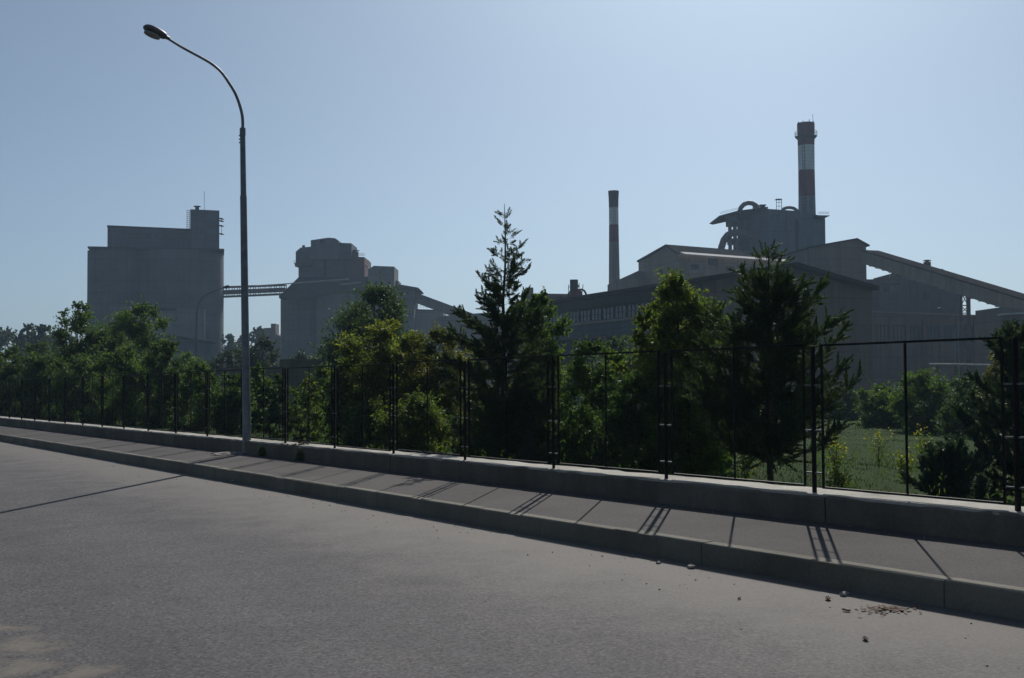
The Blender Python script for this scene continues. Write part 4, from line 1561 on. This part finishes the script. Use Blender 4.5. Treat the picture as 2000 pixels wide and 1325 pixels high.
# -- far left, beyond the fence
T, SH = 'broadleaf_tree', 'shrub'
for row in (
        (T, 'leafy tree at the far left with one branch reaching up beside the silo block', 'tree', 152, 46, 588, 48, 'mid', .085, 1, dict(low=.35, rough=.3, cov=1.7)),
        (T, 'round topped leafy tree in front of the left silo block', 'tree', 272, 50, 594, 70, 'mid', .085, 2, dict(low=.1)),
        (T, 'leafy tree left of the round topped tree, under the branching one', 'tree', 200, 47, 640, 66, 'dark', .085, 3, dict(low=.1)),
        (SH, 'dark shrub at the left edge of the fence row', 'shrub', 12, 44, 684, 52, 'dark', .075, 20, {}),
        (SH, 'green shrub with pale top, second from the left edge', 'shrub', 88, 43, 700, 58, 'mid', .075, 21, {}),
        (SH, 'taller green bush behind the shrub with pale top', 'shrub', 60, 62, 668, 60, 'dark', .09, 22, {}),
        (SH, 'wide shrub under the left branching tree', 'shrub', 160, 41, 690, 64, 'dark', .075, 23, {}),
        (SH, 'dense shrub below the round topped tree at the left', 'shrub', 245, 39, 676, 66, 'mid', .075, 24, {}),
        (SH, 'dark pointed shrub right of the round topped tree', 'shrub', 325, 37, 664, 46, 'dark', .07, 25, dict(peak=.3)),
        (SH, 'low shrub left of the street lamp by the fence', 'shrub', 388, 34, 708, 46, 'mid', .065, 26, {}),
        (SH, 'loose dark shrub directly behind the street lamp pole', 'shrub', 455, 31, 728, 44, 'dark', .08, 27, {}),
        (SH, 'tall weedy shrub just right of the street lamp pole', 'shrub', 505, 33, 712, 34, 'mid', .08, 28, {}),
        (SH, 'pale yellow green sapling shrub right of the street lamp', 'shrub', 600, 27, 742, 40, 'light', .06, 31, dict(cov=1.6)),
        (SH, 'dark green shrub between the street lamp and the pale sapling', 'shrub', 545, 29, 732, 30, 'dark', .07, 32, {}),
        (SH, 'grey green shrub filling the gap left of the yellowish tree', 'shrub', 668, 26, 716, 40, 'mid', .06, 33, {}),
        ('pine_tree', 'dark round crowned pine before the second silo block', 'tree', 730, 48, 558, 92, 'dark', .085, 134, dict(low=.1, peak=.62, cov=4.0, cap=80000, lobe=(.32, .46))),
        (T, 'yellowish leafy tree in front of the dark round pine', 'tree', 748, 25, 622, 76, 'yellow', .06, 35, dict(low=.05, rough=.22)),
        (SH, 'olive brown bush left of the tall slim conifer', 'shrub', 850, 23.5, 642, 68, 'olive', .055, 36, dict(rough=.2)),
        (SH, 'small yellow green bush at the fence foot left of the tall slim conifer', 'shrub', 815, 21, 770, 70, 'light', .045, 37, {}),
        (SH, 'dark low bush under the yellowish leafy tree', 'shrub', 710, 23, 790, 52, 'mid', .05, 38, {}),
        (T, 'round green tree pressed against the right side of the tall slim conifer', 'tree', 1058, 21, 570, 58, 'mid', .06, 41, dict(low=.05, peak=.5)),
        (SH, 'dense bush right of the tall slim conifer, under the long hall windows', 'shrub', 1155, 19, 664, 66, 'mid', .05, 42, {}),
        (SH, 'dark bush at the fence foot under the tall slim conifer', 'shrub', 1040, 18.4, 735, 72, 'dark', .05, 43, {}),
        (SH, 'dark bush at the fence foot left of the slim conifer stem', 'shrub', 935, 19.4, 760, 50, 'dark', .05, 39, {}),
        (T, 'light green leafy tree left of the big right conifer', 'tree', 1318, 17.2, 530, 88, 'light', .052, 44, dict(low=.04, rough=.22, peak=.35)),
        (T, 'lower leafy tree filling the left side of the light green tree', 'tree', 1276, 18, 586, 58, 'light', .05, 50, dict(low=.03, rough=.2)),
        (T, 'dull green tree wedged between the light green tree and the broad conifer', 'tree', 1378, 17.6, 598, 54, 'mid', .05, 51, dict(low=.03, rough=.2)),
        (T, 'yellow tinged tree just right of the tallest yellowish tree', 'tree', 806, 24.2, 650, 54, 'yellow', .055, 52, dict(low=.03, rough=.2)),
        (T, 'small bright green tree just left of the tallest yellowish tree', 'tree', 694, 26, 668, 48, 'light', .055, 53, dict(low=.03, rough=.2)),
        (SH, 'grey green bush standing before the bare yard wall', 'shrub', 632, 36, 712, 40, 'mid', .07, 54, {}),
        (SH, 'very dark bush at the fence between the two conifers', 'shrub', 1232, 16.3, 726, 72, 'dark', .045, 45, {}),
        (SH, 'green bush at the fence foot below the light green tree', 'shrub', 1345, 15.4, 760, 66, 'mid', .042, 46, {}),
        (SH, 'leafy bush at the fence foot right of the slim conifer', 'shrub', 1130, 17.2, 790, 56, 'mid', .045, 40, {}),
        (SH, 'green shrub at the left end of the bushes on the grass field', 'shrub', 1725, 45, 752, 52, 'mid', .09, 60, {}),
        (SH, 'tallest green shrub of the bushes on the grass field', 'shrub', 1805, 42, 722, 66, 'mid', .09, 61, {}),
        (SH, 'dark shrub between the tallest field shrub and the upswept conifer', 'shrub', 1890, 38, 736, 62, 'dark', .085, 62, {}),
        (SH, 'distant dark shrub against the gable end wall', 'shrub', 1648, 60, 758, 44, 'dark', .11, 63, {}),
        (T, 'olive leafy tree behind the last fence post at the edge', 'tree', 1972, 30, 636, 52, 'olive', .07, 64, {}),
        (SH, 'bushy shrub right behind the street lamp at mid distance', 'shrub', 512, 84, 660, 48, 'far', .2, 80, {}),
        (SH, 'dark shrub at the left foot of the second silo block', 'shrub', 585, 95, 688, 46, 'far', .2, 81, {}),
        (SH, 'dark shrub under the second silo block beside the round pine', 'shrub', 645, 92, 664, 48, 'dark', .2, 82, {}),
        (SH, 'shrub before the pale shed left of the street lamp', 'shrub', 445, 92, 686, 40, 'far', .2, 83, {}),
        (SH, 'shrub below the box building left of the tall slim conifer', 'shrub', 905, 60, 668, 56, 'olive', .15, 84, {}),
        (SH, 'shrub in front of the long hall gates', 'shrub', 1195, 60, 660, 52, 'dark', .15, 85, {}),
        (SH, 'mid green shrub before the pale shed roof', 'shrub', 362, 75, 690, 46, 'mid', .18, 86, {}),
        ('distant_tree', 'distant tree at the very left edge of the skyline', 'tree', 10, 190, 646, 50, 'far', .36, 100, dict(cap=15000, cov=5)),
        ('distant_tree', 'distant tree second from the left on the skyline', 'tree', 55, 170, 637, 34, 'far', .36, 101, dict(cap=15000, cov=5)),
        ('distant_tree', 'rounded distant tree left of the branching leafy tree', 'tree', 84, 165, 634, 36, 'far', .36, 102, dict(cap=15000, cov=5)),
        ('distant_tree', 'low distant tree just left of the silo block', 'tree', 122, 160, 642, 34, 'far', .36, 103, dict(cap=15000, cov=5)),
        ('distant_tree', 'distant tree at the right foot of the left silo block', 'tree', 450, 240, 652, 22, 'far', .36, 104, dict(cap=15000, cov=5)),
        ('distant_tree', 'distant tree behind the street lamp pole', 'tree', 474, 250, 656, 20, 'far', .36, 105, dict(cap=15000, cov=5)),
        ('distant_tree', 'distant tree beside the small dark brick building', 'tree', 506, 235, 637, 20, 'far', .36, 106, dict(cap=15000, cov=5))):
    broadleaf(*row[:-1], **row[-1])
conifer('conifer_tree', 'tall slim dark conifer in the middle with a bare spiky top', 'tree', 985, 18.4, 398, 128, 'cedar', 40, nb=120, blade=.042, bw=.009, per=560, dens=1.25, up=.62, prof=.82, leader=.42)
conifer('conifer_tree', 'broad dark conifer reaching up before the preheater tower', 'tree', 1500, 13.9, 480, 205, 'cedar', 47, nb=130, blade=.042, bw=.010, per=480, up=.7, prof=.82, leader=.2, low=.1, dens=1.12)
conifer('conifer_tree', 'dark upswept conifer beyond the last fence post at the picture edge', 'tree', 1985, 11.9, 630, 122, 'blue', 48, nb=80, blade=.05, bw=.013, per=420, up=.95, prof=.6, low=.03, leader=.1)
conifer('conifer_shrub', 'low blue green conifer shrub at the fence foot before the grass field', 'shrub', 1850, 12.0, 872, 85, 'blue', 49, nb=60, blade=.045, bw=.012, per=500, up=.9, prof=.5, low=.02, leader=.05)
for px, d, yt, hw, lab_ in ((1033, 17.6, 838, 17, 'small grey green cypress sapling under the tall slim conifer'),
                            (1166, 16.4, 850, 20, 'small cypress sapling midway between the two conifers'),
                            (1915, 11.0, 925, 22, 'small pale conifer sapling at the foot of the upswept conifer')):
    conifer('cypress_sapling', lab_, 'sapling', px, d, yt, hw, 'blue', int(px), nb=40, blade=.045, bw=.012, per=500, up=.8, prof=.7, low=.02, leader=.1)
# wooded hill at the far right
rg = np.random.default_rng(77)
hp = V(1945, 735, 520)
n = 60
vs, qs2 = [], []
hx, hy = 90, 50
nx, ny = 24, 14
for i in range(nx + 1):
    for j in range(ny + 1):
        a_, b_ = i / nx * 2 - 1, j / ny * 2 - 1
        z_ = max(0, (1 - a_ * a_)) ** 1.2 * max(0, 1 - b_ * b_) * 29 + rg.normal() * .5 - 2.5
        vs.append((hp.x + 45 + a_ * hx, hp.y + b_ * hy, z_))
for i in range(nx):
    for j in range(ny):
        qs2.append((i * (ny + 1) + j, (i + 1) * (ny + 1) + j, (i + 1) * (ny + 1) + j + 1, i * (ny + 1) + j + 1))
link_mesh('hill', mesh_np('hill', vs, np.array(qs2), True), bpy.data.materials['ground_soil_grass'], kind='structure')
cc = []
for i in range(160):
    a_, b_ = rg.uniform(-.95, .95), rg.uniform(-1, .3)
    z_ = max(0, (1 - a_ * a_)) ** 1.2 * max(0, 1 - b_ * b_) * 29 - 2.5
    cc.append((hp.x + 45 + a_ * hx, hp.y + b_ * hy, z_ + 1.5))
cc = np.array(cc)
pos = (cc[:, None, :] + rg.normal(size=(160, 60, 3)) * np.array([2.4, 2.4, 1.4])).reshape(-1, 3)
u = rnd_dirs(rg, len(pos))
v_ = unit(np.cross(u, rnd_dirs(rg, len(pos))))
link_mesh('woods', leaves_mesh('woods', pos, u, v_, rg.uniform(.8, 1.8, len(pos)), 1.0), LF['far'], kind='stuff')

# grass on the field and along the wall
rg = np.random.default_rng(5)
n = 150000
lz = L_WALL + .35 + 48 * rg.random(n) ** 1.9
tt = -14 + 70 * rg.random(n)
px_, py_ = B0.x + Ah.x * tt + Bh.x * lz, B0.y + Ah.y * tt + Bh.y * lz
pz = np.array([tz_tl(a_, b_) for a_, b_ in zip(tt, lz)])
dist = np.hypot(px_, py_)
hgt_ = rg.uniform(.012, .05, n) * (1 + .6 * (np.sin(px_ * .6) * np.sin(py_ * .45 + 1) > .3))
wd = .003 + .0003 * dist
az = rg.random(n) * 2 * PI
side = np.stack([np.cos(az), np.sin(az), np.zeros(n)], 1)
bend = np.stack([np.cos(az + 1.3) * .35, np.sin(az + 1.3) * .35, np.ones(n)], 1)
b0 = np.stack([px_, py_, pz - .01], 1)
vs = np.stack([b0 - side * wd[:, None], b0 + side * wd[:, None], b0 + bend * hgt_[:, None]], 1).reshape(-1, 3)
link_mesh('grass', mesh_np('grass', vs, np.arange(n * 3).reshape(n, 3)), LF['grass'], kind='stuff')


nC_ = 420
lz = L_WALL + .6 + 22 * rg.random(nC_) ** 1.5
tt = -6 + 26 * rg.random(nC_)
cc = np.array([[B0.x + Ah.x * a_ + Bh.x * b_, B0.y + Ah.y * a_ + Bh.y * b_, tz_tl(a_, b_)] for a_, b_ in zip(tt, lz)])
hh2 = rg.uniform(.12, .55, nC_) ** 1.0
k2 = 40
pos = np.repeat(cc, k2, 0)
f2 = rg.random(nC_ * k2)
pos = pos + rg.normal(size=(nC_ * k2, 3)) * np.array([.05, .05, 0]) + np.stack([0 * f2, 0 * f2, f2 * np.repeat(hh2, k2)], 1)
u = unit(rnd_dirs(rg, len(pos)) * .8 + np.array([0, 0, .9]))
link_mesh('field_weeds', leaves_mesh('field_weeds', pos, u, unit(np.cross(u, rnd_dirs(rg, len(pos)))), rg.uniform(.03, .075, len(pos)), .011), LF['mid'], kind='stuff')


# yellow flowering weeds
def weed(px, d, ytop, hw, seed, lab_):
    rg_ = np.random.default_rng(seed)
    top_ = V(px, ytop, d)
    gz = tz(top_.x, top_.y)
    H = max(.25, top_.z - gz)
    root_ = thing('weed', lab_, 'plant', Vector((top_.x, top_.y, gz)), 'flowering weeds behind the fence')
    R = hw / F * d
    st = MB()
    tips = []
    for i in range(9):
        a_ = rg_.random() * 2 * PI
        e = np.array([math.cos(a_) * R * rg_.random(), math.sin(a_) * R * rg_.random(), H * rg_.uniform(.6, 1)])
        tube_np(st, [np.array([0, 0, -.03]), e * np.array([.4, .4, .55]), e], .005, .002, 4)
        tips.append(e)
    st.build('stem', 'bark', root_, base=Vector((0, 0, 0)))
    tips = np.array(tips)
    nF = 70
    c_ = tips[rg_.integers(0, 9, nF)] + rg_.normal(size=(nF, 3)) * np.array([.035, .035, .05])
    u_ = rnd_dirs(rg_, nF)
    link_mesh('blossoms', leaves_mesh('blossoms', c_, u_, unit(np.cross(u_, rnd_dirs(rg_, nF))), .032, .026), LF['flower'], root_)
    nF = 260
    c_ = tips[rg_.integers(0, 9, nF)] * rg_.random((nF, 1)) ** .7 + rg_.normal(size=(nF, 3)) * .05
    c_[:, 2] = np.abs(c_[:, 2])
    u_ = rnd_dirs(rg_, nF)
    link_mesh('foliage', leaves_mesh('foliage', c_, u_, unit(np.cross(u_, rnd_dirs(rg_, nF))), .06, .022), LF['light'], root_)


weed(1632, 15, 855, 22, 1, 'yellow flowering weed just right of the broad right conifer')
weed(1805, 19, 838, 20, 2, 'tall yellow flowering weed left of the blue green conifer shrub')
weed(1765, 15, 888, 14, 3, 'small yellow weed beside the middle bar of the right panel')
weed(1455, 14.2, 880, 18, 4, 'yellow weed at the foot of the broad right conifer')
weed(1640, 13, 935, 16, 5, 'low yellow weed at the wall right of the broad conifer')
weed(1715, 22, 842, 25, 6, 'tall green weed stalks in the middle of the grass field')

# ------------------------------------------------------------------ small litter
def lump(name, label, cat, px, py, u, sx, sy, sz, mt_, seed, group=None):
    rg_ = np.random.default_rng(seed)
    t1, l1 = on_plane(px, py, u)
    loc = C(t1, l1, u)
    import bmesh
    bm = bmesh.new()
    bmesh.ops.create_icosphere(bm, subdivisions=2, radius=.5)
    for vv in bm.verts:
        k1 = 1 + rg_.normal() * .16
        vv.co = Vector((vv.co.x * sx * k1, vv.co.y * sy * k1, max(-.15, vv.co.z) * sz * k1 + .12 * sz))
    me = bpy.data.meshes.new(name)
    bm.to_mesh(me)
    bm.free()
    o = link_mesh(name, me, MT[mt_], loc=loc, label=label, category=cat)
    o.rotation_euler = (0, 0, rg_.random() * 6)
    if group:
        o['group'] = group
    return o


def curl(name, label, cat, px, py, u, size, mt_, seed, group=None):
    """curled dry leaf or scrap: a bent, slightly thick sheet"""
    rg_ = np.random.default_rng(seed)
    t1, l1 = on_plane(px, py, u)
    loc = C(t1, l1, u + .002)
    vs_, fs2 = [], []
    nx_, ny_ = 6, 4
    for k1 in (0, .003):
        for i in range(nx_ + 1):
            for j in range(ny_ + 1):
                a_, b_ = i / nx_ * 2 - 1, j / ny_ * 2 - 1
                wdt = (1 - a_ * a_ * .8) * .5
                vs_.append((a_ * size * .5, b_ * wdt * size * .5, k1 + abs(b_) * size * .10 + a_ * a_ * size * .06 + rg_.random() * size * .04))
    m1 = (nx_ + 1) * (ny_ + 1)
    for i in range(nx_):
        for j in range(ny_):
            q0 = i * (ny_ + 1) + j
            fs2.append((q0, q0 + 1, q0 + ny_ + 2, q0 + ny_ + 1))
            fs2.append((q0 + m1, q0 + ny_ + 1 + m1, q0 + ny_ + 2 + m1, q0 + 1 + m1))
    o = link_mesh(name, mesh_np(name, vs_, np.array(fs2)), MT[mt_], loc=loc, label=label, category=cat)
    o.rotation_euler = (0, 0, rg_.random() * 6)
    if group:
        o['group'] = group
    return o


lump('stone', 'pale stone in the kerb shadow, leftmost of the gutter stones', 'stone', 1350, 1110, U_ROAD, .075, .055, .05, 'stone', 1)
lump('stone', 'small dark stone in the gutter left of the pale stone', 'stone', 1286, 1101, U_ROAD, .045, .04, .03, 'stone', 2)
lump('stone', 'grey stone half in kerb shadow above the dry leaf heap', 'stone', 1648, 1164, U_ROAD, .06, .05, .045, 'stone', 3)
curl('dry_leaf', 'brown curled leaf in the gutter left of the leaf heap', 'leaf', 1617, 1172, U_ROAD, .07, 'dryleaf', 4)
curl('dry_leaf', 'brown leaf lying on the dusty road below the gutter stones', 'leaf', 1653, 1195, U_ROAD, .055, 'dryleaf', 5)
curl('dry_leaf', 'dark leaf farthest out on the road at the right', 'leaf', 1690, 1251, U_ROAD, .06, 'dryleaf', 6)
curl('dry_leaf', 'reddish leaf alone on the road right of centre', 'leaf', 1444, 1171, U_ROAD, .04, 'dryleaf', 7)
r_ = thing('leaf_heap', 'small heap of dry brown leaves in the gutter at the right', 'leaves', C(*on_plane(1740, 1192, U_ROAD), U_ROAD))
rg = np.random.default_rng(9)
nF = 90
c_ = rg.normal(size=(nF, 3)) * np.array([.085, .05, .003])
c_[:, 2] = np.abs(c_[:, 2]) + .006
u = unit(rnd_dirs(rg, nF) * np.array([1, 1, .12]))
o = link_mesh('leaves', leaves_mesh('leaves', c_, u, unit(np.cross(u, rnd_dirs(rg, nF) * .4 + np.array([0, 0, 1]))), .035, .022), MT['dryleaf'], r_)
curl('paper_scrap', 'white crumpled paper scrap on the pavement right of the street lamp', 'litter', 526, 889, .0, .22, 'litter', 8)
curl('paper_scrap', 'small white scrap on the road below the kerb near the street lamp', 'litter', 453, 942, U_ROAD, .10, 'litter', 10)
lump('rubbish_bag', 'black rubbish bag at the foot of the street lamp', 'bag', 474, 884, .0, .22, .2, .18, 'bag', 11)
o = lump('sand_patch', 'pale spill of sand on the pavement left of the street lamp foot', 'sand', 452, 886, -.004, .9, .45, .05, 'stone', 12)

# grit and crumbs swept along the kerb and wall foot
rg = np.random.default_rng(21)
gv, gf = [], []
for i in range(1100):
    on_road = i < 850
    t1 = rg.uniform(2, 30)
    if on_road:
        l1 = L_KOUT - .03 - abs(rg.normal()) * .42
        u1 = U_ROAD
    else:
        l1 = L_WALL - .02 - abs(rg.normal()) * .12
        u1 = -.004
    sz = .003 + .008 * rg.random() ** 3
    c0 = C(t1, l1, u1)
    o_ = len(gv)
    pts = rg.normal(size=(6, 3)) * .25
    base6 = np.array([[1, 0, 0], [-1, 0, 0], [0, 1, 0], [0, -1, 0], [0, 0, .9], [0, 0, -.5]]) + pts
    for p_ in base6:
        gv.append((c0.x + p_[0] * sz, c0.y + p_[1] * sz, c0.z + p_[2] * sz * .7 + sz * .3))
    for tri in ((0, 2, 4), (2, 1, 4), (1, 3, 4), (3, 0, 4), (2, 0, 5), (1, 2, 5), (3, 1, 5), (0, 3, 5)):
        gf.append(tuple(o_ + k1 for k1 in tri))
link_mesh('grit', mesh_np('grit', gv, np.array(gf)), MT['stone'], kind='stuff')

# weeds growing out of the wall foot
for px, py, sd_, lab_ in ((541, 889, 3, 'small dark weed at the wall foot right of the street lamp'), (636, 896, 4, 'small dark weed at the wall foot under the reddish twig')):
    t1, l1 = on_plane(px, py)
    o = thing('weed', lab_, 'plant', C(t1, L_WALL - .02, 0), 'weeds at the wall foot')
    rg = np.random.default_rng(sd_)
    nF = 160
    c_ = np.abs(rg.normal(size=(nF, 3))) * np.array([.05, .02, .07])
    c_[:, 0] *= np.sign(rg.normal(size=nF))
    c_ = c_[:, :1] * np.array(Ah) - c_[:, 1:2] * np.array(Bh) + c_[:, 2:] * np.array([0, 0, 1])
    u = unit(rnd_dirs(rg, nF) + np.array([0, 0, .6]))
    link_mesh('foliage', leaves_mesh('foliage', c_, u, unit(np.cross(u, rnd_dirs(rg, nF))), .07, .02), LF['dark'], o)
t1, l1 = on_plane(650, 866, U_WALL)
o = thing('dry_twig', 'reddish dry twig lying on top of the low wall', 'twig', C(t1, L_WALL + .1, U_WALL))
rg = np.random.default_rng(6)
nF = 60
c_ = rg.normal(size=(nF, 3)) * np.array([.12, .03, .03])
c_[:, 2] = np.abs(c_[:, 2])
u = unit(rnd_dirs(rg, nF))
link_mesh('leaves', leaves_mesh('leaves', c_, u, unit(np.cross(u, rnd_dirs(rg, nF))), .08, .02), MT['dryleaf'], o)

# ------------------------------------------------------------------ air
HAZE = 0.00034
m = bpy.data.materials.new('haze_air')
m.use_nodes = True
nt = m.node_tree
nt.nodes.remove(nt.nodes['Principled BSDF'])
pv = nt.nodes.new('ShaderNodeVolumePrincipled')
pv.inputs['Color'].default_value = (.55, .76, 1.0, 1)
pv.inputs['Density'].default_value = HAZE
pv.inputs['Anisotropy'].default_value = .25
nt.links.new(pv.outputs[0], nt.nodes['Material Output'].inputs['Volume'])
hb = MB()
zs_ = [vv.co.z for vv in gm.vertices]
hb.box(Vector((-1400, -1400, min(zs_) - 1)), Vector((2800, 0, 0)), Vector((0, 2800, 0)), UP * (75 - min(zs_)))
hz = hb.build('haze', m, kind='stuff')

# ------------------------------------------------------------------ light
el = math.asin(SUN_DIR.z)
az = math.atan2(SUN_DIR.x, SUN_DIR.y)
print('sun elevation', math.degrees(el), 'azimuth', math.degrees(az))
W = bpy.data.worlds.new('World')
S.world = W
W.use_nodes = True
nt = W.node_tree
sky = nt.nodes.new('ShaderNodeTexSky')
sky.sky_type = 'NISHITA'
sky.sun_disc = False
sky.sun_elevation = el
sky.sun_rotation = az
sky.altitude = 100
sky.air_density = .8
sky.dust_density = 1.5
sky.ozone_density = 10
bg = nt.nodes['Background']
bg.inputs['Strength'].default_value = .065
hs = N(nt, 'ShaderNodeHueSaturation', Saturation=.72)
nt.links.new(sky.outputs[0], hs.inputs['Color'])
nt.links.new(mixc(nt, 1, hs.outputs[0], (.97, 1.045, .98), 'MULTIPLY'), bg.inputs['Color'])
sl = bpy.data.lights.new('sun', 'SUN')
sl.energy = 4.2
sl.angle = rad(.53)
sl.color = (1, .96, .91)
so = bpy.data.objects.new('sun', sl)
COL.objects.link(so)
so.rotation_euler = (-SUN_DIR).to_track_quat('-Z', 'Y').to_euler()

S.view_settings.view_transform = 'Standard'
S.view_settings.look = 'None'
S.view_settings.exposure = 0
S.view_settings.gamma = 1
S.render.engine = 'CYCLES'
S.cycles.max_bounces = 6
S.cycles.diffuse_bounces = 3
S.cycles.glossy_bounces = 2
S.cycles.transmission_bounces = 3
S.cycles.volume_bounces = 1
S.cycles.use_denoising = True
